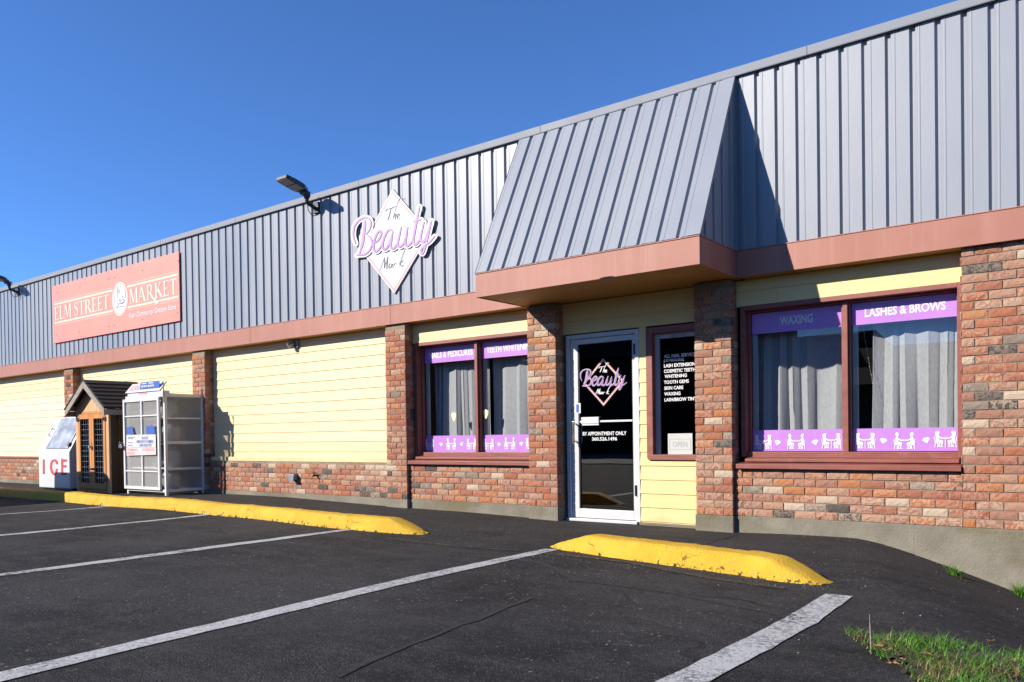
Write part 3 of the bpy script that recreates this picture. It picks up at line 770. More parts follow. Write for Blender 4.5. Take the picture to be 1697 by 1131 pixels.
def pair(mb, cx, z0, s, Y, kind):
    lady(mb, cx-s*.38, z0, s, Y, 1, kind); lady(mb, cx+s*.38, z0, s, Y, -1, kind)
    e = .0022
    mb.add([(cx-s*.24, Y-e, z0+.50*s), (cx+s*.24, Y-e, z0+.50*s), (cx+s*.24, Y-e, z0+.55*s), (cx-s*.24, Y-e, z0+.55*s)], [(0, 1, 2, 3)])
    e = .0024
    if kind: mb.add([(cx-s*.02, Y-e, z0), (cx+s*.02, Y-e, z0), (cx+s*.02, Y-e, z0+.5*s), (cx-s*.02, Y-e, z0+.5*s)], [(0, 1, 2, 3)])
def gem(mb, cx, cz, s, Y, tilt):
    P = [(-.5,.12),(-.26,.36),(.26,.36),(.5,.12),(0,-.42)]; c, n = math.cos(tilt), math.sin(tilt)
    mb.add([(cx+s*(x*c-z*n), Y, cz+s*(x*n+z*c)) for x, z in P], [tuple(range(5))])
def window(x0, x1, z0, z1, mull, texts, figs, name_label, ghost_right=False):
    """wooden window: opening x0..x1, z0..z1, mullions (a, b); panes lie between"""
    wn_ = MB()
    jy0, jy1 = YS-.014, YS+.19
    wn_.box(x0-.003, x0+.046, jy0, jy1, z0-.05, z1+.045); wn_.box(x1-.045, x1, jy0, jy1, z0-.05, z1+.045)
    wn_.box(x0+.0465, x1-.0455, jy0, jy1, z1, z1+.045); wn_.box(x0+.0465, x1-.0455, YS+.02, jy1, z0-.06, z0)
    for a, b in mull:
        wn_.box(a, b, YS+.05, jy1-.002, z0+.0005, z1-.0005)
    # inner stop beads
    ed = [x0+.0465]+[v for m_ in mull for v in m_]+[x1-.0455]
    for a, b in zip(ed[::2], ed[1::2]):
        wn_.box(a+.0005, a+.018, YG-.055, YG-.008, z0+.001, z1-.001); wn_.box(b-.018, b-.0005, YG-.055, YG-.008, z0+.001, z1-.001)
        wn_.box(a+.0185, b-.0185, YG-.055, YG-.008, z1-.02, z1-.001)
    w = wn_.build('window', WOODTRIM, B, .003)
    sb = MB()
    sb.add([(x0-.0, YB-.055, .628), (x1, YB-.055, .628), (x1, YB-.055, .672), (x0, YB-.055, .672), (x0, YS+.03, .700), (x1, YS+.03, .700), (x1, YS+.03, .628), (x0, YS+.03, .628)],
           [(0,1,2,3), (3,2,5,4), (4,5,6,7), (0,7,6,1), (0,3,4,7), (1,6,5,2)])
    sb.add([(x0+.06, YB+.035, .694), (x1-.03, YB+.035, .694), (x1-.03, YB+.035, .722), (x0+.06, YB+.035, .722), (x0+.06, YS+.035, .742), (x1-.03, YS+.035, .742), (x1-.03, YS+.035, .70), (x0+.06, YS+.035, .70)],
           [(0,1,2,3), (3,2,5,4), (4,5,6,7), (0,7,6,1), (0,3,4,7), (1,6,5,2)])
    sb.build('sill', WOODTRIM, w, .003)
    for a, b in zip(ed[::2], ed[1::2]):
        a2, b2 = a+.018, b-.018
        mb = MB(); mb.quad((a2, YG, z0), (b2, YG, z0), (b2, YG, z1-.02), (a2, YG, z1-.02)); mb.build('pane', GLASS, w)
        mb = MB(); mb.box(a2, a2+.046, YG+.02, YG+.05, z0+.001, z1-.021); mb.box(a2+.0465, b2, YG+.02, YG+.05, z1-.06, z1-.021); build_each(mb, 'inner_stop', ALU2, w)
    for (a, b, za, zb) in texts['bands']:
        mb = MB(); mb.quad((a, YG-.002, za), (b, YG-.002, za), (b, YG-.002, zb), (a, YG-.002, zb)); mb.build('vinyl_band', PURPLE, w)
    for args in texts['words']:
        mb = MB(); text_px(mb, *args[:5], YG-.004, bold=.032); mb.build('lettering', WHITEV, w)
    for kind, px, py, s in figs:
        mb = MB(); p = W(px, py, YG-.004)
        if kind == 'gemL': gem(mb, p.x, p.z, s, YG-.0045, -.25)
        elif kind == 'gemR': gem(mb, p.x, p.z, s, YG-.0045, .25)
        else: pair(mb, p.x, p.z, s, YG-.004, kind)
        mb.build('gem_figure' if isinstance(kind, str) else 'seated_figures', WHITEV, w)
    return w
X = lambda px, py: W(px, py, YG).x
bz0, bz1, tz0, tz1 = .784, 1.004, 1.992, 2.198
wl_ = window(-7.815, -5.60, .782, 2.222, [(-6.798, -6.752)],
    dict(bands=[(-7.748, -6.818, bz0, bz1), (-6.732, -5.665, bz0, bz1), (-7.748, -6.818, tz0, tz1), (-6.732, -5.665, tz0, tz1)],
         words=[('NAILS & PEDICURES', 711.8, 783.6, 584.6, 595.2), ('TEETH WHITENING', 806.3, 884.5, 574.6, 585.8)]),
    [(0, 748, 746, .155), ('gemL', 731, 737, .065), ('gemR', 765, 736.5, .065), (1, 782, 745.5, .15), (1, 712, 746, .15),
     (0, 845, 745.5, .155), ('gemL', 827, 737, .065), ('gemR', 864, 736, .065), (1, 810, 746, .15), (1, 881, 745, .15)], '')
wr_ = window(-3.205, -1.202, .790, 2.222, [(-2.224, -2.180)],
    dict(bands=[(-3.139, -2.244, .796, 1.008), (-2.160, -1.266, .796, 1.008), (-3.139, -2.244, 1.990, 2.198), (-2.160, -1.266, 1.990, 2.198)],
         words=[('WAXING', 1292.2, 1347.2, 525.2, 539.8), ('LASHES & BROWS', 1433.1, 1567.6, 512.2, 526.4)]),
    [(0, 1319.5, 745, .155), ('gemL', 1288.5, 734, .068), ('gemR', 1351, 733.5, .068), (1, 1378, 744, .155), (1, 1265, 745, .155),
     (0, 1499, 745, .155), ('gemL', 1464, 731, .068), ('gemR', 1535, 730, .068), (1, 1567, 742, .155), (1, 1434, 744, .155)], '')
# yellow shield stickers on the left-hand window
for px, py in ((752, 690.5), (805, 686)):
    mb = MB(); p = W(px, py, YG-.003); s = .062
    mb.add([(p.x+s*x, YG-.003, p.z+s*z*1.25) for x, z in ((-.7,.55),(-.25,.6),(0,.8),(.25,.6),(.7,.55),(.62,-.1),(.3,-.6),(0,-.9),(-.3,-.6),(-.62,-.1))], [tuple(range(10))])
    mb.build('shield_sticker', STICK, wl_)

# small window beside the door
sw = MB(); a0, a1, z0, z1 = -4.283, -3.62, .752, 2.150
sw.box(a0, a0+.075, YS-.016, YS+.16, z0-.03, z1); sw.box(a0+.0755, a1, YS-.016, YS+.16, z1-.07, z1); sw.box(a0+.02, a1, YS-.035, YS+.16, z0-.048, z0+.008)
SW = sw.build('service_window', WOODTRIM, B, .003)
yg = YS+.085
mb = MB(); mb.quad((a0+.076, yg, z0+.009), (a1, yg, z0+.009), (a1, yg, z1-.071), (a0+.076, yg, z1-.071)); mb.build('pane', mk_glass('smoked_glass', (.35, .36, .37), .02), SW)
mb = MB(); mb.box(a0+.0765, a0+.125, yg-.03, yg-.004, z0+.01, z1-.072); mb.box(a0+.1255, a1, yg-.03, yg-.004, z1-.125, z1-.072); build_each(mb, 'inner_stop', ALU2, SW)
yt = yg-.003
def menu(body, py, pr=None, pl=1100.2, h=5.5):
    a = W(pl, py, yt); t = W(pl, py-h, yt); vs, fs, u0, u1, _, _ = text_mesh(body, .018); _, _, q0, q1, _, _ = text_mesh('TOOTH GEMS', .018)
    unit = (W(1140.6, 637, yt).x-W(1100.2, 637, yt).x)/(q1-q0)*(h/5.5)
    mb = MB(); put_text(mb, body, a.x, a.x+(u1-u0)*unit, a.z, t.z, yt, bold=.026); mb.build('lettering', WHITEV, SW)
for body, py, pl, h in (('ALL NAIL SERVICES', 593.9, 1100.2, 5.6), ('(NO PEDICURES)', 600, 1100, 3.9), ('LASH EXTENSIONS', 609.6, 1100.4, 5.6), ('COSMETIC TEETH', 618.6, 1100.4, 5.6),
                    ('WHITENING', 627.2, 1101.5, 5.6), ('TOOTH GEMS', 636.9, 1100.4, 5.6), ('SKIN CARE', 646.6, 1100.8, 5.6), ('WAXING', 656.2, 1100.8, 5.6), ('LASH/BROW TINT', 665.8, 1101.2, 5.6)):
    menu(body, py, pl=pl, h=h)
mb = MB(); text_px(mb, 'UNIT102', 1111, 1138, 554.5, 560.5, yg-.033, bold=-.01); mb.build('unit_lettering', INK, SW)
# paper OPEN notice standing in the window
pa = W(1107.2, 748.4, yg-.012); pb = W(1147.8, 747, yg-.012); pt = W(1107.2, 719, yg-.012)
pz0 = z0+.010
mb = MB(); mb.box(pa.x, pb.x, yg-.014, yg-.012, pz0, pt.z)
on = tag(mb.build('paper_notice', paint('paper', (.50, .50, .47), .7, .04)), 'small white paper notice with a faint OPEN box, propped in the service window', 'notice')
mb = MB(); mx, mz = (pa.x+pb.x)/2, pz0+(pt.z-pz0)*.48
put_text(mb, 'OPEN', mx-.085, mx+.085, mz-.028, mz+.028, yg-.0155, bold=-.006)
for (u0, u1, w0, w1) in ((-.125, .125, .055, .058), (-.125, .125, -.058, -.055), (-.125, -.122, -.055, .055), (.122, .125, -.055, .055)):
    mb.quad((mx+u0, yg-.0155, mz+w0), (mx+u1, yg-.0155, mz+w0), (mx+u1, yg-.0155, mz+w1), (mx+u0, yg-.0155, mz+w1))
mb.build('open_lettering', paint('faint_grey_ink', (.28, .29, .31), .6, .05), on)

# ------------------------------------------------------------------ door
dx0, dx1, dz1 = -5.338, -4.374, 2.152
mb = MB()
mb.box(dx0, dx0+.048, YS-.012, YS+.10, .0, dz1); mb.box(dx1-.05, dx1, YS-.012, YS+.10, .0, dz1); mb.box(dx0+.0485, dx1-.0505, YS-.012, YS+.10, dz1-.048, dz1)
mb.box(dx0+.02, dx1-.02, YS-.06, YS+.10, -.012, .018)
DF = mb.build('door_frame', ALU, B, .003)
l0, l1 = dx0+.052, dx1-.053; ys0, ys1 = YS+.012, YS+.056
mb = MB()
mb.box(l0, l0+.098, ys0, ys1, .024, dz1-.052); mb.box(l1-.040, l1, ys0, ys1, .024, dz1-.052)
mb.box(l0+.0985, l1-.0405, ys0, ys1, dz1-.112, dz1-.052); mb.box(l0+.0985, l1-.0405, ys0, ys1, .024, .128)
DR = mb.build('shop_door', ALU, B, .003)
gx0, gx1 = l0+.0985, l1-.0405; yd = YS+.034
mb = MB(); mb.quad((gx0, yd, .128), (gx1, yd, .128), (gx1, yd, dz1-.112), (gx0, yd, dz1-.112)); mb.build('pane', DGLASS, DR)
mb = MB(); mb.box(gx0+.0005, gx0+.012, yd-.014, yd-.004, .129, dz1-.113); mb.box(gx1-.010, gx1-.0005, yd-.014, yd-.004, .129, dz1-.113); build_each(mb, 'gasket', BLACKM, DR)
h0 = W(951, 736, YS-.04); h1 = W(951, 698.5, YS-.04); xh = h0.x
mb = MB(); mb.tube([(xh, ys0, h0.z+.03), (xh, YS-.045, h0.z+.03)], .010); mb.tube([(xh, ys0, h1.z-.03), (xh, YS-.045, h1.z-.03)], .010); mb.box(xh-.016, xh+.016, YS-.056, YS-.042, h0.z, h1.z)
mb.build('pull_handle', CHROME, DR, .003)
mb = MB(); zb = 1.140; mb.box(gx0+.002, gx1-.002, yd-.013, yd-.005, zb-.011, zb+.011); pl_ = W(964, 694.5, yd-.016); pr_ = W(993, 694.5, yd-.016)
mb.box(pl_.x, pr_.x, yd-.03, yd-.0135, zb-.025, zb+.052); mb.box(pl_.x+.01, pr_.x, yd-.028, yd-.0135, zb-.045, zb-.029); mb.build('push_bar', ALU, DR, .003)
mb = MB(); mb.lathe((0, 0, 0), [(0, 0)], 3) if False else None
for zz in (1.93, .36): mb.tube([(dx1-.052, YS-.018, zz-.06), (dx1-.052, YS-.018, zz+.06)], .011, 10)
build_each(mb, 'hinge', BLACKM, DR)
lk = W(949.5, 681, ys0-.001)
mb = MB(); mb.tube([(lk.x-.012, ys0-.006, lk.z), (lk.x-.012, ys0+.002, lk.z)], .014, 14); mb.build('lock_cylinder', CHROME, DR)
s0 = W(954.2, 685.5, ys0-.002); s1 = W(962, 668.5, ys0-.002)
mb = MB(); mb.quad((s0.x, ys0-.002, s0.z), (s1.x, ys0-.002, s0.z), (s1.x, ys0-.002, s1.z), (s0.x, ys0-.002, s1.z)); mb.build('hours_sticker', WHITEV, DR)
mb = MB(); dd = s1.x-s0.x
mb.quad((s0.x+dd*.1, ys0-.0028, s0.z+.01), (s1.x-dd*.3, ys0-.0028, s0.z+.01), (s1.x-dd*.3, ys0-.0028, s1.z-.012), (s0.x+dd*.1, ys0-.0028, s1.z-.012)); mb.build('sticker_print', BLUEP, DR)
# logo on the glass: the same script and diamond
yl = yd-.003; dt = W(940+335/5.658, 560+192/5.658, yl); db = W(940+342/5.658, 560+640/5.658, yl)
cxd, czd = (dt.x+db.x)/2, (dt.z+db.z)/2; hh = (dt.z-db.z)/2; xl, xr = W(940+118/5.658, 633, yl).x, W(940+562/5.658, 633, yl).x
hw = (xr-xl)*.43
def door3(x, y, e):
    # sign enlargement grid -> door plane: undo the sign's foreshortening through the sign's own plane
    p = W(570+x/5.653, 300+y/5.653, SIGN_Y); u = (p.x-SGX)/SGW; v = (p.z-SGZ)/SGH
    return Vector((cxd+u*(xr-xl)/2*1.0, yl-e, czd+v*hh))
SIGN_Y = 7.784
sg_t = W(651.5, 312.5, SIGN_Y); sg_b = W(650, 487.5, SIGN_Y); sg_l = W(583, 390, SIGN_Y); sg_r = W(721.5, 392, SIGN_Y)
SGX = (sg_t.x+sg_b.x)/2; SGZ = (sg_t.z+sg_b.z)/2; SGH = (sg_t.z-sg_b.z)/2; SGW = (sg_r.x-sg_l.x)/2
def ring(mb, to3, outer, inner, mi=0):
    P = [(0, 1), (1, 0), (0, -1), (-1, 0)]; vs = [to3(outer*x, outer*y) for x, y in P]+[to3(inner*x, inner*y) for x, y in P]
    mb.add(vs, [(i, (i+1) % 4, 4+(i+1) % 4, 4+i) for i in range(4)], mi=mi)
mb = MB(); ring(mb, lambda x, y: (cxd+x*hw, yl, czd+y*hh), 1., .88); mb.build('diamond_outline', PINKP, DR)
mb = MB()
for st, w in BEAUTY: ribbon(mb, st, 30*w, door3, lift=.0015)
for st, w in THE+MARK: ribbon(mb, st, 13*w, door3, lift=.0015)
mb.build('script_edge', WHITEV, DR)
mb = MB()
for st, w in BEAUTY: ribbon(mb, st, 20*w, door3, lift=.005)
mb.build('script_lettering', LILAC, DR)
mb = MB(); k = 1/5.658
text_px(mb, 'BY APPOINTMENT ONLY', 940+145*k, 940+556*k, 560+884*k, 560+918*k, yl, bold=.026); mb.build('appointment_lettering', WHITEV, DR); mb = MB()
text_px(mb, '360.526.1496', 940+232*k, 940+468*k, 560+934*k, 560+966*k, yl, bold=.026)
mb.build('phone_lettering', WHITEV, DR)

# ------------------------------------------------------------------ curtains and fairy lights behind the glass
def curtain(x0, x1, y, z0, z1, folds, amp, label, seed):
    rr = random.Random(seed); n = folds*14; mb = MB(); vs = []; rows = 10
    ph = [rr.uniform(-1.1, 1.1) for _ in range(folds+2)]; am = [rr.uniform(.25, 1.3) for _ in range(folds+2)]
    for j in range(rows+1):
        v = j/rows; z = z1+(z0-z1)*v
        for i in range(n+1):
            u = i/n; k = u*folds; a = am[int(k)]*(1-k % 1)+am[int(k)+1]*(k % 1); p_ = ph[int(k)]*(1-k % 1)+ph[int(k)+1]*(k % 1)
            th = 2*math.pi*(k+p_*.6)
            vs.append((x0+(x1-x0)*u+.012*math.sin(th*2+v)+.02*(v-.3)*math.sin(k*1.7+seed), y+amp*a*(.55+.45*v)*math.sin(th)+.012*math.sin(9*u+3*v), z))
    mb.add(vs, [(j*(n+1)+i, j*(n+1)+i+1, (j+1)*(n+1)+i+1, (j+1)*(n+1)+i) for j in range(rows) for i in range(n)], smooth=True)
    return tag(mb.build('curtain', CURT), label, 'curtain', 'grey curtains behind the shop windows')
curtain(-7.74, -6.74, 8.30, .70, 2.2, 7, .035, 'grey curtain under the NAILS & PEDICURES band', 1)
curtain(-6.70, -5.5, 8.30, .70, 2.2, 6, .035, 'grey curtain under the TEETH WHITENING band', 2)
curtain(-3.20, -2.24, 8.29, .70, 2.2, 6, .038, 'grey curtain under the WAXING band', 3)
curtain(-2.02, -1.1, 8.29, .70, 2.2, 6, .038, 'grey curtain under the LASHES & BROWS band', 4)
def fairy(pts, label):
    mb = MB()
    for x, y, z in pts:
        mb.lathe((x, y, z), [(.0005, -.005), (.0045, 0), (.0005, .005)], 6)
    mb.tube([pts[0], pts[-1]], .0007, 4)
    return tag(mb.build('string_light', CREAM), label, 'string light', 'string lights hanging in the windows')
fairy([(-3.00+random.uniform(-.004, .004), 8.235, 2.0-.075*i) for i in range(13)], 'strand of tiny white lights on the WAXING window curtain')
fairy([(-2.09+.012*i+random.uniform(-.003, .003), 8.235, 2.0-.08*i) for i in range(12)], 'strand of tiny white lights slanting in the LASHES & BROWS window')

# ------------------------------------------------------------------ signs on the parapet
# market sign
ms = [W(88, 474, 7.79), W(297.5, 418.5, 7.79), W(297.5, 532.5, 7.79), W(88, 569.5, 7.79)]
mx0, mx1 = (ms[0].x+ms[3].x)/2, (ms[1].x+ms[2].x)/2; mz0, mz1 = (ms[2].z+ms[3].z)/2, (ms[0].z+ms[1].z)/2
MS = thing('market_sign', 'wide coral red grocery sign reading ELM STREET MARKET', 'sign', ((mx0+mx1)/2, 7.79, mz0))
mb = MB(); mm_ = (mx0+mx1)/2-.05
mb.box(mx0, mm_-.001, 7.785, 7.806, mz0, mz1); mb.box(mm_+.001, mx1, 7.785, 7.806, mz0, mz1); mb.build('panel', CORAL, MS, .002)
E1 = lambda x, y: W(80+x/6.283, 400+y/6.283, 7.783)
SG = {}
def serif(letter):
    """Roman capital in a unit box: list of 4-point slabs, and the letter's width"""
    V = lambda x, w=.15, a=0., b=1.: [(x, a), (x+w, a), (x+w, b), (x, b)]
    H = lambda x0, x1, y, h=.06: [(x0, y), (x1, y), (x1, y+h), (x0, y+h)]
    S = lambda x, y, w=.30: [(x-w/2, y), (x+w/2, y), (x+w/2, y+.035), (x-w/2, y+.035)]
    if letter == 'E': return [V(.10), H(.02, .60, .0), H(.02, .58, .94), H(.2, .48, .48), [(.54, .06), (.60, .06), (.63, .24), (.60, .24)], [(.52, .94), (.58, .94), (.60, .78), (.57, .78)], [(.46, .38), (.48, .38), (.48, .62), (.46, .62)]], .68
    if letter == 'L': return [V(.10), H(.02, .58, .0), S(.175, .965), [(.52, .06), (.58, .06), (.62, .26), (.59, .26)]], .66
    if letter == 'T': return [V(.27), H(.02, .68, .94), S(.345, .0), [(.02, .94), (.08, .94), (.03, .76), (.0, .76)], [(.62, .94), (.68, .94), (.70, .76), (.67, .76)]], .74
    if letter == 'M': return [V(.09, .06), V(.72, .15), [(.09, 1), (.26, 1), (.50, .16), (.42, .02)], [(.72, 1), (.78, 1), (.50, .02), (.42, .02)], S(.12, .0, .22), S(.79, .0, .28), S(.12, .965, .24), S(.80, .965, .24)], .96
    if letter == 'A': return [[(.06, 0), (.12, 0), (.40, .86), (.34, 1)], [(.34, 1), (.44, 1), (.80, 0), (.62, 0)], H(.19, .58, .32, .05), S(.09, .0, .22), S(.71, .0, .30)], .86
    if letter == 'K': return [V(.10), S(.175, .0), S(.175, .965), [(.25, .42), (.30, .36), (.66, 1), (.58, 1)], [(.32, .50), (.46, .62), (.84, .0), (.66, .0)], S(.62, .965, .24), S(.76, .0, .28)], .86
    if letter in 'RP':
        out = [V(.10), S(.175, .0), H(.02, .40, .945, .055), H(.25, .42, .44, .05)]
        n = 8
        for i in range(n):
            a, b = math.pi/2-math.pi*i/n, math.pi/2-math.pi*(i+1)/n
            out.append([(.40+.24*math.cos(a), .72+.28*math.sin(a)), (.40+.24*math.cos(b), .72+.28*math.sin(b)), (.40+.10*math.cos(b), .72+.225*math.sin(b)), (.40+.10*math.cos(a), .72+.225*math.sin(a))])
        if letter == 'R': out += [[(.34, .46), (.48, .48), (.84, .0), (.66, .0)], S(.77, .0, .26)]
        return out, .86
    if letter == 'S':
        pts = [(.56,.80),(.46,.94),(.30,.97),(.15,.88),(.14,.72),(.30,.58),(.46,.44),(.52,.26),(.42,.09),(.26,.03),(.12,.10),(.06,.24)]; ws = [.03,.05,.06,.10,.13,.15,.15,.13,.09,.06,.05,.03]
        P = catmull([(x, y, w) for (x, y), w in zip(pts, ws)], 4); out = []
        for a, b in zip(P, P[1:]):
            d = Vector((b.x-a.x, b.y-a.y)).normalized(); q = Vector((-d.y, d.x))
            out.append([(a.x+q.x*a.z/2, a.y+q.y*a.z/2), (b.x+q.x*b.z/2, b.y+q.y*b.z/2), (b.x-q.x*b.z/2, b.y-q.y*b.z/2), (a.x-q.x*a.z/2, a.y-q.y*a.z/2)])
        return out+[V(.54, .025, .74, .95), V(.05, .025, .05, .28)], .64
def serif_text(mb, body, x0, x1, z0, z1, Y, big=()):
    adv = []; tot = 0
    for ch in body: w = .30 if ch == ' ' else serif(ch)[1]; adv.append((ch, tot)); tot += w
    k = (x1-x0)/tot
    for ch, a in adv:
        if ch == ' ': continue
        for q in serif(ch)[0]:
            LAY[0] = (LAY[0]+1) % 40; y = Y-LAY[0]*.00006
            mb.add([(x0+(a+u)*k, y, z0+(z1-z0)*v) for u, v in q], [tuple(range(len(q)))])
mb = MB()
a, t, r = E1(66, 826), E1(66, 690), E1(640, 700); serif_text(mb, 'ELM STREET', a.x, r.x, a.z, t.z, 7.781); mb.build('lettering', CREAM, MS); mb = MB()
a, t, r = E1(846, 658), E1(846, 502), E1(1348, 600); serif_text(mb, 'MARKET', a.x, r.x, a.z, t.z, 7.781)
mb.build('lettering', CREAM, MS); mb = MB()
p = E1(1092, 600); q = E1(1160, 636); mb.add([(p.x, 7.7785, p.z+.02), (p.x+.10, 7.7785, p.z), (q.x-.02, 7.7785, q.z-.0), (q.x, 7.7785, q.z+.03), (q.x-.12, 7.7785, q.z-.035)], [(0, 1, 2, 3), (0, 2, 4)])
mb.build('letter_swash', CREAM, MS)
mb = MB()
def rule(xa, xb, zc, h): mb.quad((xa, 7.782, zc-h/2), (xb, 7.782, zc-h/2), (xb, 7.782, zc+h/2), (xa, 7.782, zc+h/2))
zu = (E1(62, 655).z+E1(1355, 352).z)/2; zl = (E1(62, 850).z+E1(1355, 585).z)/2; xc0, xc1 = E1(672, 600).x, E1(824, 600).x
for xa, xb in ((E1(62, 700).x, xc0), (xc1, E1(1356, 450).x)):
    rule(xa, xb, zu, .040); rule(xa, xb, zu+.052, .008); rule(xa, xb, zl, .040); rule(xa, xb, zl-.052, .008)
build_each(mb, 'border_line', paint('peach_line', (.84, .56, .42), .5, .03), MS)
# tagline in slanted script
mb = MB(); a, t, r = E1(842, 802), E1(842, 752), E1(1334, 715)
put_text(mb, 'Your Community Grocery Store', a.x, r.x, a.z, t.z, 7.7815, bold=.012, shear=.35); mb.build('tagline', WHITEV, MS)
# oval emblem with its line drawing
ec = E1(748, 602); ez = (E1(748, 432).z-E1(748, 772).z)/2; ex = (E1(826, 602).x-E1(666, 602).x)/2
def oval(mb, rx, rz, y, x=ec.x, z=ec.z, n=40, rin=None):
    vs = [(x+rx*math.cos(2*math.pi*i/n), y, z+rz*math.sin(2*math.pi*i/n)) for i in range(n)]
    mb.add(vs, [tuple(range(n))])
mb = MB(); oval(mb, ex*1.04, ez*1.04, 7.7805); em = mb.build('emblem', CREAM, MS)
mb = MB(); oval(mb, ex*.97, ez*.97, 7.7800); mb.build('emblem_ring', CORAL, em)
mb = MB(); oval(mb, ex*.91, ez*.92, 7.7795); mb.build('emblem_field', WHITEP, em)
mb = MB(); E3 = lambda x, y, e: Vector((E1(x, y).x, 7.779-e, E1(x, y).z))
for st in ([(705,690),(740,684),(800,680)], [(716,640),(740,652),(775,640),(800,610)], [(735,520),(738,540),(752,536)], [(732,505),(756,498)], [(725,600),(724,520),(728,470)], [(800,510),(806,560),(800,600)],
           [(708,492),(700,480)], [(745,630),(748,600),(752,640)], [(765,590),(775,575),(790,595)], [(770,560),(790,556)], [(745,480),(762,470)], [(690,560),(692,640)], [(735,655),(770,650),(795,630)], [(760,620),(780,605),(795,620)], [(738,512),(738,530)], [(748,508),(748,530)],
           [(800,515),(790,490)], [(715,700),(735,660)]):
    ribbon(mb, st, 4.5, E3)
for bx in ((742, 520, 14, 20), (785, 600, 18, 12)):
    pass
mb.build('emblem_drawing', INK, em)
mb = MB()
for x, y in ((88,534),(330,470),(630,392),(690,376),(978,306),(1355,204),(82,985),(322,942),(630,886),(686,874),(978,816),(1345,745)):
    p = E1(x, y); mb.tube([(p.x, 7.786, p.z), (p.x, 7.779, p.z)], .012, 8)
build_each(mb, 'screw', INK, MS)

# diamond salon sign
S3 = lambda Y: (lambda x, y, e: W(570+x/5.653, 300+y/5.653, SIGN_Y)+Vector((0, Y-SIGN_Y-e, 0)))
DS = thing('salon_sign', 'white diamond salon sign with lilac script reading The Beauty Mark', 'sign', (SGX, SIGN_Y, SGZ))
rt = W(570+800/5.653, 300+492/5.653, SIGN_Y); hw2 = rt.x-SGX
mb = MB(); D4 = [(0, 1), (1, 0), (0, -1), (-1, 0)]
mb.prism([(SGX+hw2*x, SIGN_Y+.012, SGZ+SGH*y) for x, y in D4], (0, .022, 0)); mb.build('panel', WHITEP, DS, .002)
mb = MB(); ring(mb, lambda x, y: (SGX+hw2*x, SIGN_Y+.0105, SGZ+SGH*y), .965, .90); mb.build('pink_border', PINKP, DS)
mb = MB()
for st, w in BEAUTY: ribbon(mb, st, 50, S3(SIGN_Y), thick=.0085, taper=1.)
mb.build('script_backing', WHITEP, DS); mb = MB()
mb.prism([S3(SIGN_Y)(x, y, -.0012) for x, y in ((190,440),(225,400),(300,470),(430,450),(600,430),(700,380),(800,420),(770,560),(700,590),(590,625),(400,650),(290,665),(190,680),(150,640),(140,520))], (0, .008, 0))
mb.build('script_backing', WHITEP, DS)
mb = MB()
for st, w in BEAUTY: ribbon(mb, st, 24*w, S3(SIGN_Y), lift=.004)
mb.build('script_outline', MAUVE, DS)
mb = MB()
for st, w in BEAUTY: ribbon(mb, st, 19.5*w, S3(SIGN_Y), lift=.0075)
mb.build('script_lettering', LILAC, DS)
mb = MB()
for st, w in THE+MARK: ribbon(mb, st, 6.2*w, S3(SIGN_Y+.008))
mb.build('small_lettering', INK, DS)
mb = MB()
for x, y in ((0, .8), (0, -.8), (-.6, 0), (.6, 0)): mb.tube([(SGX+hw2*x, SIGN_Y+.034, SGZ+SGH*y), (SGX+hw2*x, YF+.03, SGZ+SGH*y)], .012, 8)
build_each(mb, 'standoff', GREYM, DS)

# ------------------------------------------------------------------ flood lights on the parapet
def flood(x):
    r = thing('flood_light', 'black LED flood light on a bent arm beside the diamond sign', 'flood light', (x, YF, 4.39), 'flood lights on the parapet')
    P = lambda dx, dy, dz: Vector((x+dx, YF+dy, 4.39+dz))
    mb = MB(); mb.box(x-.06, x+.06, YF-.012, YF+.022, 4.31, 4.47); mb.build('bracket', BLACKM, r, .004)
    mb = MB(); mb.tube([P(0, -.01, -.02), P(0, -.08, .01), P(0, -.145, .03), P(0, -.165, .06), P(0, -.17, .14)], .028, 12); mb.build('arm', BLACKM, r)
    mb = MB(); mb.tube([P(0, -.17, .10), P(0, -.17, .17)], .042, 12); mb.obox(P(-.05, -.26, .15), (.10, 0, 0), (0, .12, -.03), (0, 0, .07)); mb.build('knuckle', BLACKM, r, .006)
    c = P(0, -.40, .245); ax = Vector((.26, 0, 0)); ay = Vector((0, .42, -.10)); az = ax.cross(ay).normalized()*.05
    mb = MB(); hx = Vector((.13, 0, 0)); hy = ay/2; n_ = az
    base = [c-hx*.86-hy, c+hx*.86-hy, c+hx-hy*.75, c+hx+hy*.45, c+hx*.45+hy*1.0, c-hx*.45+hy*1.0, c-hx+hy*.45, c-hx-hy*.75]
    mb.prism([p-n_*.5 for p in base], n_); mb.prism([c+(p-c)*.62+n_*.55+hy*.18 for p in base], n_*.6)
    for i in range(5): mb.obox(c-hx*.6+hx*.3*i+n_*.5-hy*.9, (.012, 0, 0), hy*1.0, n_*.35)
    hd = mb.build('lamp_head', BLACKM, r, .004)
    mb = MB()
    for s in (-.93, -.16): mb.obox(c-hx*.84-n_*.62+hy*(s), hx*1.68, hy*.68, n_*.1)
    build_each(mb, 'lens', LENS, hd)
    mb = MB(); mb.tube([P(.0, -.165, .06), P(-.02, -.13, -.06), P(.01, -.08, -.14), P(.06, -.02, -.12), P(.07, .02, -.08)], .007, 6); mb.build('cable', BLACKM, r)
    mb = MB(); mb.tube([P(.0, -.11, .13), P(.0, -.11, .21)], .006, 6) ; mb.build('photocell', BLACKM, r)
    return r
f1 = flood(W(524, 345, YF).x)
dup(f1, (W(29, 484, YF).x-f1.location.x, 0, .02), 'black LED flood light on a bent arm at the far left roof end')
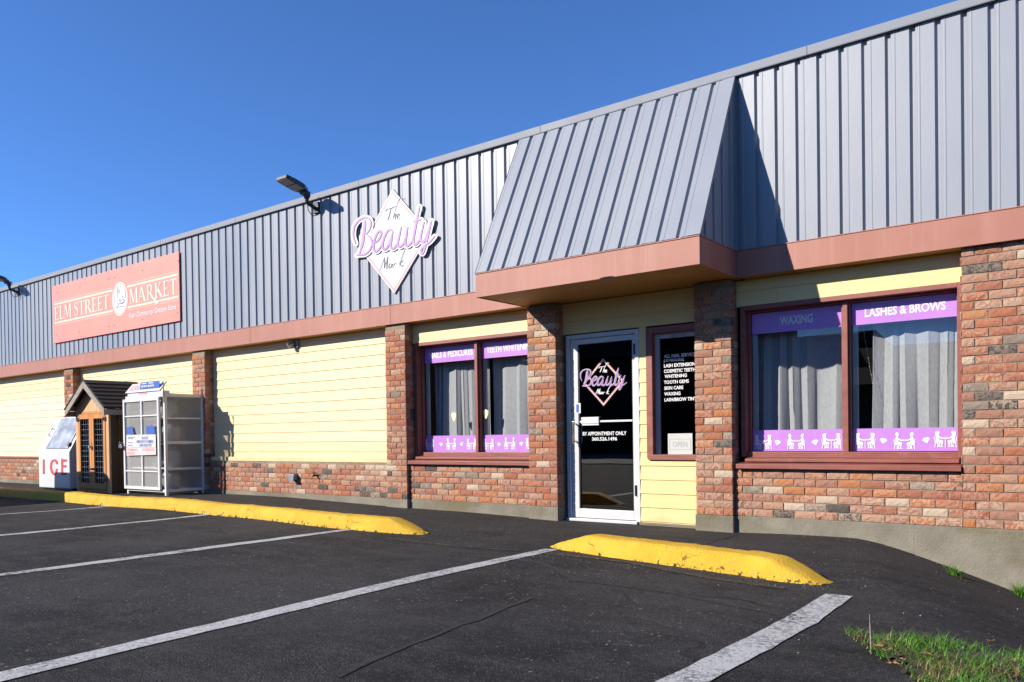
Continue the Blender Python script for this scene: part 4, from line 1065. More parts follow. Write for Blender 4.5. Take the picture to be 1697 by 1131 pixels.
# small fitting under the eave
x = W(485, 567, 7.95).x; ea = thing('eave_light', 'small grey twin fitting tucked under the eave above the blank siding', 'light', (x, YS, 2.49))
mb = MB(); mb.box(x-.03, x+.11, YS-.04, YS-.008, 2.40, 2.52); mb.build('mounting_box', GREYM, ea, .004)
mb = MB(); mb.tube([(x+.02, YS-.04, 2.47), (x-.03, YS-.12, 2.44)], [.03, .048], 14); mb.tube([(x-.03, YS-.12, 2.44), (x-.031, YS-.122, 2.439)], .04, 14); mb.build('lamp_cup', GREYM, ea)
# outlet cover and tap on the brick base
p = W(490, 791, YB); tb = thing('outlet_cover', 'small grey outlet cover hinged on the low brick wall', 'outlet cover', (p.x, YB, p.z))
mb = MB(); mb.box(p.x-.055, p.x+.055, YB-.055, YB+.012, p.z-.05, p.z+.055); mb.build('box', GREYM, tb, .006)
mb = MB(); mb.obox((p.x-.06, YB-.062, p.z-.045), (.12, 0, 0), (0, -.035, -.012), (0, .012, .10)); mb.build('lid', GREYM, tb, .004)
p = W(525, 788, YB); tp = thing('garden_tap', 'dark garden tap sticking out of the low brick wall', 'tap', (p.x, YB, p.z))
mb = MB(); mb.tube([(p.x, YB+.02, p.z), (p.x, YB-.05, p.z), (p.x, YB-.08, p.z-.012), (p.x, YB-.095, p.z-.05)], .014, 10); mb.build('spout', BLACKM, tp)
mb = MB(); mb.tube([(p.x, YB-.04, p.z), (p.x, YB-.055, p.z+.045)], .007, 8); mb.tube([(p.x-.03, YB-.057, p.z+.047), (p.x+.03, YB-.057, p.z+.047)], .008, 8); mb.build('handle', BLACKM, tp)

# ------------------------------------------------------------------ ice box
yi = 7.05; ix0, ix1 = W(64.2, 790, yi).x, W(115.4, 790, yi).x; iz0 = .105
IB = thing('ice_box', 'white slant fronted ice box with red letters and a metal hatch', 'ice box', ((ix0+ix1)/2, yi+.4, iz0))
prof = [(yi, iz0), (yi, .815), (yi+.36, 1.495), (yi+.72, 1.495), (yi+.72, iz0)]
mb = MB(); mb.prism([(ix0, y, z) for y, z in prof], (ix1-ix0, 0, 0)); mb.build('body', WHITEBOX, IB, .02)
sd = Vector((0, .36, .68)); sn = Vector((0, -.68, .36)).normalized()
SL = lambda u, v, e=0.: Vector((ix0+(ix1-ix0)*u, yi, .815))+sd*v+sn*e
mb = MB(); mb.add([SL(.24,.08,.012), SL(.90,.08,.012), SL(.97,.94,.012), SL(.20,.94,.012)], [(0,1,2,3)]) if False else None
mb = MB(); o_ = SL(.235, .075, .002); mb.obox(o_, SL(.93, .075)-SL(.235, .075), sd*.87, sn*.02); hat = mb.build('hatch', GREYM, IB, .006)
mb = MB(); ha = SL(.20, .42, .02); hb = SL(.20, .62, .02)
mb.tube([ha, ha+sn*.05, hb+sn*.05, hb], .012, 8); mb.build('handle', CHROME, hat)
mb = MB()
for v in (.13, .80): mb.obox(SL(.915, v, .0225), Vector((.06, 0, 0)), sd*.10, sn*.02)
build_each(mb, 'hinge', BLACKM, hat)
mb = MB(); mb.box(ix0+.28, ix1+.004, yi+.355, yi+.72, 1.4955, 1.515); mb.build('top_lid', GREYM, IB, .004)
yt = yi-.0015; e2 = lambda x, y: W(x/8.08, 740+y/8.08, yt)
mb = MB()
def slab(pts):
    LAY[0] = (LAY[0]+1) % 40; mb.add([e2(*p)+Vector((0, -LAY[0]*.00006, 0)) for p in pts], [tuple(range(len(pts)))])
slab([(573,176),(598,176),(598,372),(573,372)]); mb.build('ice_lettering', REDP, IB); mb = MB()
ribbon(mb, [(766,232),(752,200),(722,188),(692,216),(684,280),(698,345),(726,372),(752,345),(762,312)], 30, lambda x, y, e: e2(x, y)-Vector((0, e, 0)), taper=1.); mb.build('ice_lettering', REDP, IB); mb = MB()
slab([(818,168),(846,168),(846,386),(818,386)]); slab([(846,178),(896,172),(896,206),(846,212)]); slab([(846,252),(890,252),(892,286),(846,286)]); slab([(846,350),(898,352),(892,386),(846,386)])
mb.build('ice_lettering', REDP, IB)
mb = MB(); mb.box(ix0+.05, ix1-.05, yi+.06, yi+.68, .06, iz0-.001); mb.build('base_rail', BLACKM, IB)

# ------------------------------------------------------------------ wooden shed
sx, hwS = -14.96, .60; yf, yb, yr = 7.02, 7.86, 6.885
SH_ = thing('wooden_shed', 'small gabled cedar shed with barred double doors and black roof', 'shed', (sx, 7.4, .07))
zE, zA, zw = 1.565, 2.095, 1.575
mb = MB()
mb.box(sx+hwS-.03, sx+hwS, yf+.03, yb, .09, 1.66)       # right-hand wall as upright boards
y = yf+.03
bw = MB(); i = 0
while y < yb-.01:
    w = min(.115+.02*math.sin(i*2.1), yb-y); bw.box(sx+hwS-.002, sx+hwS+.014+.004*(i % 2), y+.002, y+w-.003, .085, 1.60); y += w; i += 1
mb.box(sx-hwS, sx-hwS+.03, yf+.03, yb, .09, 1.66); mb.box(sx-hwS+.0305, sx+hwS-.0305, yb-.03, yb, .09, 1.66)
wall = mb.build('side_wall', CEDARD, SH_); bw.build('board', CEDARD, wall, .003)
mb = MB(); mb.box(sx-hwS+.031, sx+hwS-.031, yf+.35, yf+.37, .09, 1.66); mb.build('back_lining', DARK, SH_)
mb = MB(); mb.box(sx+hwS-.085, sx+hwS+.02, yf-.012, yf+.028, .06, 1.60); mb.box(sx-hwS-.02, sx-hwS+.075, yf-.012, yf+.028, .06, 1.60); build_each(mb, 'corner_post', GABLE, SH_, .006)
mb = MB()      # gable boards
n = 11
for i in range(n):
    a = sx-hwS+2*hwS*i/n; b = a+2*hwS/n-.004
    hgt = lambda x: 1.56+(1-abs(x-sx)/.78)*.50
    za, zb = hgt(a), hgt(b); mid = [(a, yf, 1.545), (b, yf, 1.545), (b, yf, zb-.03), (a, yf, za-.03)]
    if a < sx < b: mid = [(a, yf, 1.545), (b, yf, 1.545), (b, yf, zb-.03), (sx, yf, hgt(sx)-.03), (a, yf, za-.03)]
    mb.prism(mid, (0, .02, 0))
mb.build('gable_boards', GABLE, SH_)
mb = MB(); mb.box(sx-hwS+.076, sx+hwS-.086, yf-.004, yf+.03, 1.50, 1.548); mb.build('door_lintel', CEDAR, SH_, .004); mb = MB(); mb.box(sx-hwS+.076, sx+hwS-.086, yf-.002, yf+.03, .08, .14); mb.build('door_threshold', CEDAR, SH_, .004)
for s in (-1, 1):      # doors
    a, b = (sx-hwS+.08, sx-.008) if s < 0 else (sx-.002, sx+hwS-.09)
    mb = MB(); st = .085; d0, d1 = yf-.022, yf+.012
    mb.box(a, a+st, d0, d1, .145, 1.495); mb.box(b-st, b, d0, d1, .145, 1.495); mb.box(a+st+.0005, b-st-.0005, d0, d1, 1.405, 1.495); mb.box(a+st+.0005, b-st-.0005, d0, d1, .145, .245)
    dr = mb.build('shed_door', CEDAR, SH_, .005)
    mb = MB(); ga, gb = a+st+.002, b-st-.002
    k = 12
    for i in range(1, k): mb.tube([(ga, d0+.02, .245+1.16*i/k), (gb, d0+.02, .245+1.16*i/k)], .0055, 6)
    for i in range(1, 4): mb.tube([(ga+(gb-ga)*i/4, d0+.028, .246), (ga+(gb-ga)*i/4, d0+.028, 1.404)], .0045, 6)
    mb.build('wire_grid', CHROME, dr)
    mb = MB(); xx = a if s < 0 else b
    for zz in (1.36, .28): mb.obox((xx-(.055 if s > 0 else .03), d0-.008, zz), (.085, 0, 0), (0, .006, 0), (0, 0, .07)); mb.obox((xx-(.13 if s > 0 else -.02), d0-.008, zz+.022), (.11, 0, 0), (0, .006, 0), (0, 0, .026))
    build_each(mb, 'hinge', BLACKM, dr)
mb = MB(); mb.tube([(sx-.005, yf-.024, .98), (sx-.005, yf-.06, .975), (sx-.005, yf-.06, .92)], .007, 8); mb.box(sx-.035, sx+.02, yf-.07, yf-.045, .87, .93)
tag(mb.build('padlock', CHROME, None, .004), 'small silver padlock hanging between the shed doors', 'padlock')
mb = MB(); mb.box(sx-.10, sx+.08, yf-.034, yf-.0225, .49, .52); mb.tube([(sx-.06, yf-.04, .505), (sx+.06, yf-.05, .505)], .010, 8); mb.build('bolt', BLACKM, SH_)
mb = MB()      # roof: two slabs of stepped shingle courses
for s in (-1, 1):
    e0 = Vector((sx+s*.755, 0, zE+.015)); ap = Vector((sx, 0, zA)); nS = Vector((s*(zA-zE), 0, .755)).normalized(); nc = 7
    for i in range(nc):
        p0 = e0.lerp(ap, i/nc); p1 = e0.lerp(ap, (i+1.12)/nc if i < nc-1 else 1.)
        q = [p0+nS*.030, p1+nS*.014, p1, p0]
        mb.prism([(v.x, yr-.02, v.z) for v in q], (0, yb-yr+.02, 0))
rf = mb.build('roof', SHINGLE, SH_)
mb = MB()
for s in (-1, 1):
    e0 = Vector((sx+s*.75, yr-.018, zE-.005)); ap = Vector((sx+.0015*s, yr-.018, zA-.012)); dn = Vector((0, 0, -.125))
    mb.prism([e0, ap, ap+dn, e0+dn*.92], (0, .028, 0))
build_each(mb, 'bargeboard', GREYW, SH_, .004)
mb = MB()
for s in (-1, 1):
    x0, x1 = (sx+.68, sx+.71) if s > 0 else (sx-.71, sx-.68)
    mb.box(x0, x1, yr+.012, yb, zE-.105, zE-.012)
    mb.quad((sx+s*.70, yr+.011, zE-.0), (sx+s*.70, yb, zE-.0), (sx+s*(hwS-.02), yb, zE+.07), (sx+s*(hwS-.02), yr+.011, zE+.07))
build_each(mb, 'eave_board', GREYW, SH_)

# ------------------------------------------------------------------ gas bottle cage
cy0, cy1 = 7.10, 7.845; cx0, cx1 = W(205, 735, cy0).x, W(270.5, 735, cy0).x; cz0, czt = .135, 1.765
CG = thing('gas_cage', 'white mesh cage of gas bottles with a blue price plate on top', 'gas cage', ((cx0+cx1)/2, 7.45, .08))
mb = MB(); w = .045
for x in (cx0+.02, cx1-w):
    for y in (cy0+.035, cy1-w): mb.box(x, x+w, y, y+w, .08, czt)
for z in (cz0, .935, czt-.045):
    mb.box(cx1-w+.004, cx1-.004, cy0+.081, cy1-w-.001, z, z+.045)
    mb.box(cx0+.024, cx0+w+.012, cy0+.081, cy1-w-.001, z, z+.045)
for z in (cz0, czt-.045): mb.box(cx0+w+.021, cx1-w-.001, cy0+.039, cy0+.075, z, z+.044); mb.box(cx0+w+.021, cx1-w-.001, cy1-.04, cy1-.004, z, z+.044)
mb.box(cx0+.02, cx1, cy0+.035, cy1, czt+.0005, czt+.006)
for zz in (.50, 1.35): mb.box(cx1-.03, cx1-.018, cy0+.0815, cy1-w-.001, zz, zz+.022)
mb.build('frame', CAGEP, CG, .003)
def mesh_panel(mb, u0, u1, z0, z1, P, px=.058, pz=.028, bw=.0048, th=.003):
    """expanded metal: two families of slanting strands clipped to the rectangle"""
    sl = pz/px
    for sg in (1, -1):
        n0 = int(((u1-u0)*sl+(z1-z0))/pz)+2
        for i in range(-n0, n0+1):
            c = z0+i*pz
            # z = c + sg*sl*(u-u0)
            ua, ub = u0, u1; za, zb_ = c, c+sg*sl*(u1-u0)
            lo, hi = 0., 1.
            dz = zb_-za
            if abs(dz) < 1e-9: continue
            t0, t1 = (z0-za)/dz, (z1-za)/dz
            if t0 > t1: t0, t1 = t1, t0
            lo, hi = max(lo, t0), min(hi, t1)
            if hi-lo < .01: continue
            a = (ua+(ub-ua)*lo, za+dz*lo); b = (ua+(ub-ua)*hi, za+dz*hi)
            e = .0018*sg; h = bw/2
            vs = [P(a[0], a[1]-h, e), P(b[0], b[1]-h, e), P(b[0], b[1]+h, e+th), P(a[0], a[1]+h, e+th)]
            mb.add(vs, [(0, 1, 2, 3)])
for z0, z1 in ((cz0+.045, .935), (.98, czt-.045)):
    mb = MB(); mesh_panel(mb, cy0+.081, cy1-w, z0, z1, lambda u, z, e: Vector((cx1-.022+e, u, z))); mb.build('side_mesh', CAGEP, CG)
    mb = MB(); mesh_panel(mb, cy0+.081, cy1-w, z0, z1, lambda u, z, e: Vector((cx0+.04+e, u, z))); mb.build('side_mesh', CAGEP, CG)
mb = MB(); mb.box(cx0+.066, cx1-.046, cy1-.022, cy1-.018, cz0+.046, czt-.046); mb.build('back_sheet', paint('dull_grey_sheet', (.36, .35, .33), .6, .15), CG)
# door
dz0, dz1 = .17, W(235, 660, cy0).z-.005; da, db_ = cx0-.012, W(263.5, 735, cy0).x
mb = MB()
mb.box(da, da+.05, cy0, cy0+.034, dz0, dz1); mb.box(db_-.05, db_, cy0, cy0+.034, dz0, dz1); mb.box(da+.0505, db_-.0505, cy0, cy0+.034, dz1-.05, dz1); mb.box(da+.0505, db_-.0505, cy0, cy0+.034, dz0, dz0+.05)
xm = (da+db_)/2+.02; mb.box(xm-.02, xm+.02, cy0+.004, cy0+.030, dz0+.0505, dz1-.0505)
for px_y in (689.6, 781.5):
    z = W(232, px_y, cy0).z; mb.box(da+.0505, xm-.0205, cy0+.006, cy0+.024, z-.011, z+.011); mb.box(xm+.0205, db_-.0505, cy0+.006, cy0+.024, z-.011, z+.011)
CD = mb.build('cage_door', CAGEP, CG, .003)
mb = MB(); mesh_panel(mb, da+.05, db_-.05, dz0+.05, dz1-.05, lambda u, z, e: Vector((u, cy0+.027+e, z)), .05, .034, .0050); mb.build('door_mesh', CAGEP, CD)
Z7 = lambda x, y, Y: W(190+x/5.388, 620+y/5.388, Y)
def plate(pts, Y, name, mat, par, th=.003):
    mb = MB(); q = [Z7(x, y, Y) for x, y in pts]; mb.prism(q, (0, th, 0)); return mb.build(name, mat, par)
yp = cy0-.006
pl1 = plate([(105,545),(365,540),(367,655),(105,658)], yp, 'emergency_plate', WHITEP, CD)
pl2 = plate([(105,660),(368,657),(368,722),(107,730)], yp, 'warning_plate', PALEPINK, CD)
plate([(110,474),(155,470),(172,540),(110,544)], yp, 'blue_flap', BLUEP, CD); plate([(282,466),(355,460),(357,536),(282,540)], yp, 'blue_flap', BLUEP, CD)
mb = MB(); yt = yp-.0015
for body, x0, x1, y0, y1 in (('24-HOUR', 240, 298, 560, 585), ('EMERGENCY NUMBER', 196, 345, 592, 618), ('1-800-428-9778', 216, 328, 625, 650)):
    mb = MB(); a, t, r = Z7(x0, y1, yt), Z7(x0, y0, yt), Z7(x1, y1, yt); put_text(mb, body, a.x, r.x, a.z, t.z, yt, bold=.02); mb.build('plate_lettering', NAVY, pl1)
mb = MB()
for x0, x1, y in ((118, 182, 570), (118, 165, 582), (118, 160, 618), (118, 160, 642)):
    a, r = Z7(x0, y, yt), Z7(x1, y, yt); mb.quad((a.x, yt, a.z), (r.x, yt, a.z), (r.x, yt, a.z+.012), (a.x, yt, a.z+.012))
mb.build('small_print', INK, pl1)
mb = MB()
for body, x0, x1, y0, y1 in (('FLAMMABLE', 120, 204, 668, 688), ('PROPANE', 112, 180, 698, 720), ('NO SMOKING', 248, 358, 666, 688)):
    a, t, r = Z7(x0, y1, yt), Z7(x0, y0, yt), Z7(x1, y1, yt); put_text(mb, body, a.x, r.x, a.z, t.z, yt, bold=.01); mb.build('warning_lettering', PINKTXT, pl2); mb = MB()
# header box and price plate
hb0, hb1 = W(209.5, 655, cy0).x, W(268, 655, cy0).x
zt0, zt1 = dz1+.004, W(240, 649.5, cy0).z
mb = MB(); mb.box(hb0, hb1, cy0+.02, cy0+.14, zt0, zt1); mb.build('header_box', WHITEBOX, CG, .004)
ht = W(240, 637, cy0+.10).z
mb = MB(); xq0, xq1 = W(207, 645, cy0).x, W(264, 645, cy0).x
mb.add([(xq0, cy0-.0, zt1+.002), (xq1, cy0, zt1+.002), (xq1-.0, cy0+.12, ht+.02), (xq0+.03, cy0+.12, ht+.02), (xq0, cy0+.03, zt1+.002), (xq1, cy0+.03, zt1+.002), (xq1-.0, cy0+.14, ht+.012), (xq0+.03, cy0+.14, ht+.012)],
       [(0,1,2,3), (1,5,6,2), (0,3,7,4), (3,2,6,7), (4,7,6,5), (0,4,5,1)])
hs = mb.build('header_sign', WHITEBOX, CG)
mb = MB(); a, t, r = Z7(110, 150, cy0-.003), Z7(110, 120, cy0-.003), Z7(200, 150, cy0-.003)
def hfn(u, w_): return Vector((a.x+(r.x-a.x)*u, cy0+.12*(.2+.55*w_)-.006, zt1+.002+(ht+.018-zt1)*(.2+.55*w_)+.003))
put_text(mb, 'PROPANE', 0, 1, 0, 1, 0, bold=.01, fn=hfn)
a2, t2, r2 = Z7(215, 188, cy0+.018), Z7(215, 165, cy0+.018), Z7(290, 188, cy0+.018); put_text(mb, 'PROPANE', a2.x, r2.x, a2.z, t2.z, cy0+.018, bold=.01)
mb.build('propane_lettering', PINKTXT, hs)
yy = cy0+.03; q = [Z7(x, y, yy) for x, y in ((222,138),(400,128),(398,64),(232,72))]; zq0, zq1 = (q[0].z+q[1].z)/2, (q[2].z+q[3].z)/2
mb = MB(); mb.prism([(q[0].x, yy, zq0), (q[1].x, yy, zq0), (q[2].x, yy, zq1), (q[3].x, yy, zq1)], (0, .006, 0)); pp = mb.build('price_plate', BLUEP, CG)
mb = MB(); cards = []
for x0, x1 in ((240, 292), (298, 352)):
    a, r = Z7(x0, 100, yy).x, Z7(x1, 100, yy).x; cards.append((a, r)); mb.box(a, r, yy-.003, yy-.001, zq0+.03, zq1-.055)
    mb.box(a+.02, r-.02, yy-.003, yy-.001, zq1-.035, zq1-.018)
build_each(mb, 'price_card', WHITEP, pp)
mb = MB()
for (a, r), body in zip(cards, ('28.99', '59.99')): put_text(mb, body, a+.025, r-.02, zq0+.075, zq1-.11, yy-.004, bold=.0)
mb.build('price_lettering', INK, pp)
mb = MB(); h_ = W(271.5, 655, cy0+.02)
mb.tube([(cx1-.01, cy0+.03, 1.62), (cx1-.01, cy0+.03, 1.93), (cx1-.02, cy0+.03, 1.965), (cx1-.05, cy0+.03, 1.955), (cx1-.045, cy0+.03, 1.92)], .009, 8)
mb.tube([(cx1-.01, cy1-.03, 1.60), (cx1-.01, cy1-.03, 1.87)], .009, 8); build_each(mb, 'hook', GREYM, CG)
mb = MB()
for zz in (.52, .93, 1.36): mb.box(cx0+.05, cx1-.05, cy0+.09, cy1-.06, zz, zz+.018)
build_each(mb, 'shelf', CAGEP, CG)
pz = W(205, 738, cy0).z
mb = MB(); mb.tube([(da+.0, cy0-.01, pz+.03), (da-.02, cy0-.05, pz+.05), (da-.05, cy0-.05, pz+.02), (da-.04, cy0-.02, pz-.01)], .010, 8); mb.box(da-.05, da+.03, cy0-.065, cy0-.03, pz-.05, pz+.005)
tag(mb.build('padlock', CHROME, None, .005), 'chunky silver padlock on the left edge of the cage door', 'padlock')
# gas bottles standing on the shelves
def bottle(x, y, z):
    r = thing('gas_bottle', 'pale gas bottle', 'gas bottle', (x, y, z), 'gas bottles inside the cage')
    mb = MB(); mb.lathe((x, y, z), [(.09, 0), (.105, .0), (.105, .03), (.125, .05), (.148, .09), (.15, .13), (.15, .22), (.142, .27), (.11, .31), (.04, .33), (.001, .332)], 20); mb.build('body', TANK, r)
    mb = MB(); mb.lathe((x, y, z), [(.085, .305), (.088, .40), (.080, .40), (.078, .31)], 16); mb.build('collar', TANK, r)
    mb = MB(); mb.tube([(x, y, z+.33), (x, y, z+.38)], .016, 8); mb.tube([(x-.03, y, z+.365), (x+.03, y, z+.365)], .012, 8); mb.build('valve', CHROME, r)
    return r
bt = bottle(cx1-.26, cy0+.30, .538); nm = {.538: 'second', .948: 'third'}
bt['label'] = 'pale gas bottle nearest the right mesh on the shelf above the cage floor'
for dx, dz, lab in ((0, .41, 'pale gas bottle nearest the right mesh on the middle shelf'), (-.36, .0, 'pale gas bottle left of another on the shelf above the cage floor'),
                    (-.38, .41, 'pale gas bottle left of another on the middle shelf'), (-.06, .842, 'pale gas bottle on the top shelf of the cage'), (-.03, -.375, 'pale gas bottle on the floor of the cage')):
    dup(bt, (dx, .02*dx, dz), lab)

# ------------------------------------------------------------------ delivery van parked just left of the picture (its shadow falls on the kerb and ice box)
vx0, vx1, vy = -17.95, -15.72, 5.42
VN = thing('parked_van', 'white van parked tail first at the kerb left of the ice box', 'van', ((vx0+vx1)/2, 3.2, 0))
vp = [(vy, .42), (vy, 1.10), (vy-.03, 1.54), (vy-.25, 1.66), (vy-3.1, 1.64), (vy-3.9, 1.10), (vy-4.7, .95), (vy-4.8, .42)]
mb = MB(); mb.prism([(vx0+.06, y, z) for y, z in vp], (vx1-vx0-.12, 0, 0)); mb.build('body', VANP, VN, .09)
mb = MB(); mb.box(vx0+.2, vx1-.2, vy+.002, vy+.006, 1.02, 1.30)
for s in (vx0+.052, vx1-.058): mb.box(s, s+.006, vy-3.3, vy-.6, 1.08, 1.42)
build_each(mb, 'window', BLACKM, VN)
for x in (vx0+.02, vx1-.24):
    for y in (vy-.85, vy-3.9):
        mb = MB(); mb.tube([(x, y, .33), (x+.22, y, .33)], .33, 24); mb.build('wheel', RUBBER, VN)
for x in (vx0+.14, vx1-.26): mb = MB(); mb.box(x, x+.12, vy+.002, vy+.012, .72, .98); mb.build('tail_light', REDP, VN)

# ------------------------------------------------------------------ verge, grass, leaves
def verge_z(x, y): return g(x, y)
poly = [(-1.16, 4.16), (-.93, 3.80), (-.68, 3.44), (-.50, 3.05), (-.2, 2.5), (3, 2.0), (6, 4.9), (3, 5.2), (.2, 4.98), (-.35, 4.60), (-.62, 4.25), (-.86, 4.15)]
def inside(x, y):
    c = False; n = len(poly)
    for i in range(n):
        (x1, y1), (x2, y2) = poly[i], poly[(i+1) % n]
        if (y1 > y) != (y2 > y) and x < (x2-x1)*(y-y1)/(y2-y1)+x1: c = not c
    return c
def edge_d(x, y):
    best = 9
    for i in range(len(poly)):
        a, b = Vector(poly[i]), Vector(poly[(i+1) % len(poly)]); p = Vector((x, y)); t = max(0, min(1, (p-a).dot(b-a)/(b-a).length_squared))
        best = min(best, (a+(b-a)*t-p).length)
    return best
mb = MB(); st = .06; idx = {}
for i in range(int(-1.3/st), int(6/st)):
    for j in range(int(1.9/st), int(5.3/st)):
        x, y = i*st, j*st
        if inside(x, y):
            ks = []
            for dx, dy in ((0, 0), (1, 0), (1, 1), (0, 1)):
                k = (i+dx, j+dy)
                if k not in idx:
                    xx, yy_ = k[0]*st, k[1]*st; ins = inside(xx, yy_); d = edge_d(xx, yy_)
                    idx[k] = len(mb.v); mb.v.append(Vector((xx+random.uniform(-.02, .02), yy_+random.uniform(-.02, .02), g(xx, yy_)+(-.012 if not ins else .006+.05*min(1, d/.3)+random.uniform(-.008, .008)))))
                ks.append(idx[k])
            mb.f.append(tuple(ks)); mb.mi.append(0); mb.rnd.append(None); mb.sm.append(True)
struct(mb.build('verge', SOIL))
def blade(mb, x, y, z, h, lean, ang, w, rnd):
    d = Vector((math.cos(ang), math.sin(ang), 0)); s = Vector((-d.y, d.x, 0))*w/2; p = Vector((x, y, z)); vs = []
    for k in range(4):
        t = k/3; c = p+d*lean*t*t+Vector((0, 0, h*t*(1-.22*t*lean/max(h, .01)))); ww = s*(1-t*.92)
        vs += [c-ww, c+ww]
    mb.add(vs, [(2*k, 2*k+1, 2*k+3, 2*k+2) for k in range(3)], rnd=rnd)
from mathutils import noise as NZ
mb = MB(); N = 0
while N < 15000:
    x = random.uniform(-1.2, 2.2); y = random.uniform(2.3, 5.1)
    if x > .6 and random.random() > .3: continue
    if not inside(x, y): continue
    d = edge_d(x, y); dens = NZ.noise(Vector((x*3, y*3, 1)))
    if dens < -.05 and random.random() < .5+1.6*min(.3, -dens): continue
    west = max(0, 1-(x+1.2)/.62)
    h = random.uniform(.02, .078)*(1+.9*max(0, dens))*(.6+.4*min(1, d/.15)); ln = h*random.uniform(.4, 2.2)
    tone = min(1, max(0, .5+.55*NZ.noise(Vector((x*5, y*5, 4)))+random.uniform(-.3, .3)))
    dead = random.random()*(1 if random.random() < .55 else .85)
    if (west > .1 and random.random() < .6*west) or NZ.noise(Vector((x*4+9, y*4, 7))) > .40: dead = .95 if random.random() < .75 else dead
    blade(mb, x, y, g(x, y)+.006+.045*min(1, d/.3), h, ln, random.uniform(0, 6.28), random.uniform(.003, .006), (tone, dead, 0)); N += 1
o = mb.build('grass', LEAF); o['kind'] = 'stuff'; o['label'] = 'short bright green grass with dead straw at the lot edge'
def tuft(px, py, z, n, hmax, label):
    p = G(px, py, z); mb = MB()
    for _ in range(n):
        a = random.uniform(0, 6.28); r = random.uniform(0, .045)
        x, y = p.x+math.cos(a)*r*1.4, p.y+math.sin(a)*r
        blade(mb, x, y, g(x, y)-.005, random.uniform(.5, 1)*hmax, random.uniform(.02, .08), a+random.uniform(-.6, .6), .0045, (random.random(), random.random()*.88, 0))
    return tag(mb.build('grass_tuft', LEAF), label, 'grass tuft', 'grass tufts by the footing')
tuft(1583, 946, -.14, 130, .11, 'grass tuft growing in the asphalt crack below the right-hand pier')
tuft(1690, 990, -.36, 200, .14, 'grass tuft at the far right edge against the concrete')
# dry stalk and fallen leaves on the verge
def fallen(px, py, s, label):
    p = G(px, py, -.02); z = g(p.x, p.y)+.055; mb = MB(); a0 = random.uniform(0, 6.28); vs = [(p.x, p.y, z+.004)]
    n = 15
    for i in range(n):
        a = a0+2*math.pi*i/n; r = s*(1. if i % 3 == 0 else .55)*random.uniform(.8, 1.1); vs.append((p.x+math.cos(a)*r, p.y+math.sin(a)*r*.8, z+.35*r*abs(math.sin(a*1.5))+random.uniform(0, .006)))
    mb.add(vs, [(0, i+1, (i+1) % n+1) for i in range(n)], rnd=(random.random(), 0, 0))
    return tag(mb.build('fallen_leaf', DRY), label, 'leaf', 'dry leaves on the verge')
for px, py, s, lab in ((1673, 1106, .034, 'curled tan leaf lying in the green grass at right'), (1533, 1108, .03, 'tan leaf beside the dead grass in the middle of the verge'), (1470, 1102, .03, 'brown leaf lowest along the lot edge'),
                       (1455, 1094, .026, 'brown leaf halfway along the lot edge of the verge'), (1643, 1071, .02, 'small pale leaf at the top of the grass'), (1480, 1125, .028, 'brown leaf at the bottom edge of the picture'), (1463, 1090, .022, 'small tan leaf just above the lot edge, left of the dead grass'), (1496, 1118, .026, 'rust brown leaf second lowest on the lot edge')):
    fallen(px, py, s, lab)
mb = MB(); p = G(1444, 1078); mb.tube([(p.x, p.y, g(p.x, p.y)), (p.x-.004, p.y, .09), (p.x-.006, p.y, .16)], [.004, .003, .0012], 6); tag(mb.build('dry_stalk', GREYW), 'single pale dry stalk standing up from the verge', 'plant stalk')

mb = MB()
def stone(x, y, r):
    z = g(x, y); a = random.uniform(0, 6.28); q = [(math.cos(a+k*1.257)*r*random.uniform(.7, 1.1), math.sin(a+k*1.257)*r*random.uniform(.6, 1)) for k in range(5)]
    mb.add([(x+u, y+v, z+.001) for u, v in q]+[(x+u*.6, y+v*.6, z+r*.9) for u, v in q], [(k, (k+1) % 5, 5+(k+1) % 5, 5+k) for k in range(5)]+[(5, 6, 7, 8, 9)], rnd=(random.random(), random.random(), 0))
for _ in range(900):
    m_ = random.random()
    if m_ < .35: x = random.uniform(-4.1, -1.5); y = 5.93-.24*(x+4.1)/1+abs(random.gauss(0, .07))*-1 if random.random() < .5 else random.uniform(5.1, 5.6)
    elif m_ < .55: x = random.uniform(-12, -5.6); y = 6.0-abs(random.gauss(0, .12))
    elif m_ < .8: x = random.uniform(-12, -1.3); y = 7.8-abs(random.gauss(0, .10))
    else: x = random.uniform(-6, -.6); y = random.uniform(2.6, 7.4)
    stone(x, y, random.uniform(.002, .0065))
o = mb.build('grit', mk_leaf('grit_stone', (.05, .048, .045), (.20, .18, .155))); o['kind'] = 'stuff'; o['label'] = 'loose grit scattered along the kerbs and wall'

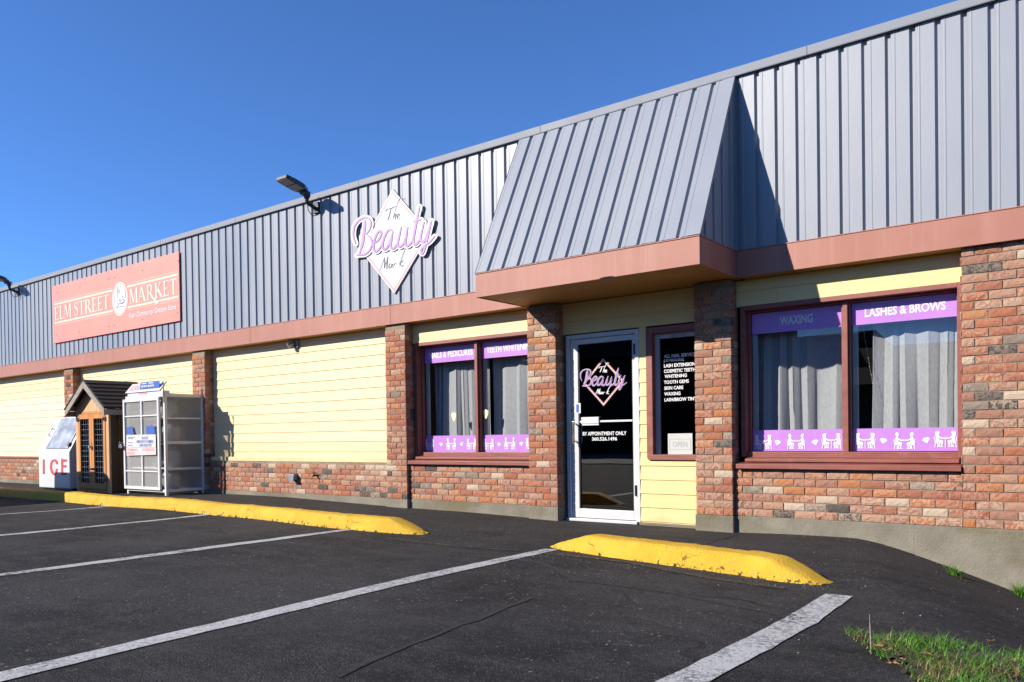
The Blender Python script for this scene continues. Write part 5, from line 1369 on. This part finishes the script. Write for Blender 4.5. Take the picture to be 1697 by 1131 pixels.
# ------------------------------------------------------------------ what the windows reflect: the far side of the street
def tree(x, y, h, w, seed, label):
    rr = random.Random(seed); r = thing('street_tree', label, 'tree', (x, y, 0), 'trees across the street')
    mb = MB(); mb.tube([(x, y, -.3), (x+.1, y, h*.35), (x, y+.1, h*.7)], [.22, .16, .05], 9)
    for i in range(7):
        a = rr.uniform(0, 6.28); z = h*rr.uniform(.28, .6); mb.tube([(x, y, z), (x+math.cos(a)*w*.3, y+math.sin(a)*w*.3, z+h*.14), (x+math.cos(a)*w*.5, y+math.sin(a)*w*.5, z+h*.2)], [.07, .04, .015], 6)
    mb.build('trunk', BARK, r)
    mb = MB(); cl = [(rr.gauss(0, w*.27), rr.gauss(0, w*.27), rr.uniform(.25, .97)) for _ in range(46)]
    for cx_, cy_, cz in cl:
        sh = 1-.55*max(0, cz-.5)/.5; rad = w*.17
        for _ in range(70):
            v = Vector((rr.gauss(0, 1), rr.gauss(0, 1), rr.gauss(0, 1))).normalized()*rad*rr.uniform(.4, 1.15)
            c = Vector((x+cx_*sh, y+cy_*sh, h*cz))+v; a = Vector((rr.gauss(0, 1), rr.gauss(0, 1), rr.gauss(0, 1))).normalized(); b = a.orthogonal().normalized(); s = rr.uniform(.2, .42)
            mb.add([c-a*s, c+b*s*.5, c+a*s, c-b*s*.5], [(0, 1, 2, 3)], rnd=(rr.random(), 0, 0))
    mb.build('crown', FOL, r); return r
for (x, y, h, w), lab in zip(((-29, -20, 6.8, 4.8), (-35, -21, 7.4, 5.), (-41, -20, 6.4, 4.6)), ('rightmost tree across the street, before the long dark building', 'tallest tree across the street, the middle one', 'leftmost tree across the street')):
    tree(x, y, h, w, int(-x), lab)
L_ = thing('long_building', 'long dark building across the street with an added upper block', 'building', (-40, -27, 0))
mb = MB(); mb.box(-30.5, -17.5, -37, -26.3, 5.4, 9.6); mb.build('added_upper_block', paint('added_block_dark', (.02, .019, .019), .9, .3), L_)  # upper block added so the door glass mirrors dark, not sky
mb = MB(); mb.box(-75, -12.2, -38, -26, -.5, 5.7); mb.build('wall', paint('dark_wall', (.018, .017, .017), .9, .3), L_)
mb = MB(); mb.prism([(-75.6, -25.3, 5.7), (-75.6, -38.7, 5.7), (-75.6, -32, 6.6)], (64, 0, 0)); mb.build('roof', SHINGLE, L_)
mb = MB(); mb.box(-75.6, -11.6, -25.3, -25.2, 5.55, 5.75); mb.build('gutter', BLACKM, L_)
H = thing('brown_house', 'low dull brown house across the street, seen in the window glass', 'house', (-5, -23, 0))
mb = MB(); mb.box(-10.5, 5, -29, -21, -.5, 3.0); mb.build('wall', STUCCO, H)
mb = MB(); mb.prism([(-11, -20.4, 3.0), (-11, -29.6, 3.0), (-11, -25, 5.0)], (16.6, 0, 0)); mb.build('roof', SHINGLE, H)
for x in (-8.6, -5.2, -1, 2.4): mb = MB(); mb.box(x, x+1.2, -20.995, -20.95, 1.0, 2.3); mb.build('window', BLACKM, H)
mb = MB(); mb.box(-3.1, -2.1, -20.995, -20.94, 0, 2.1); mb.build('door', WOODTRIM, H)
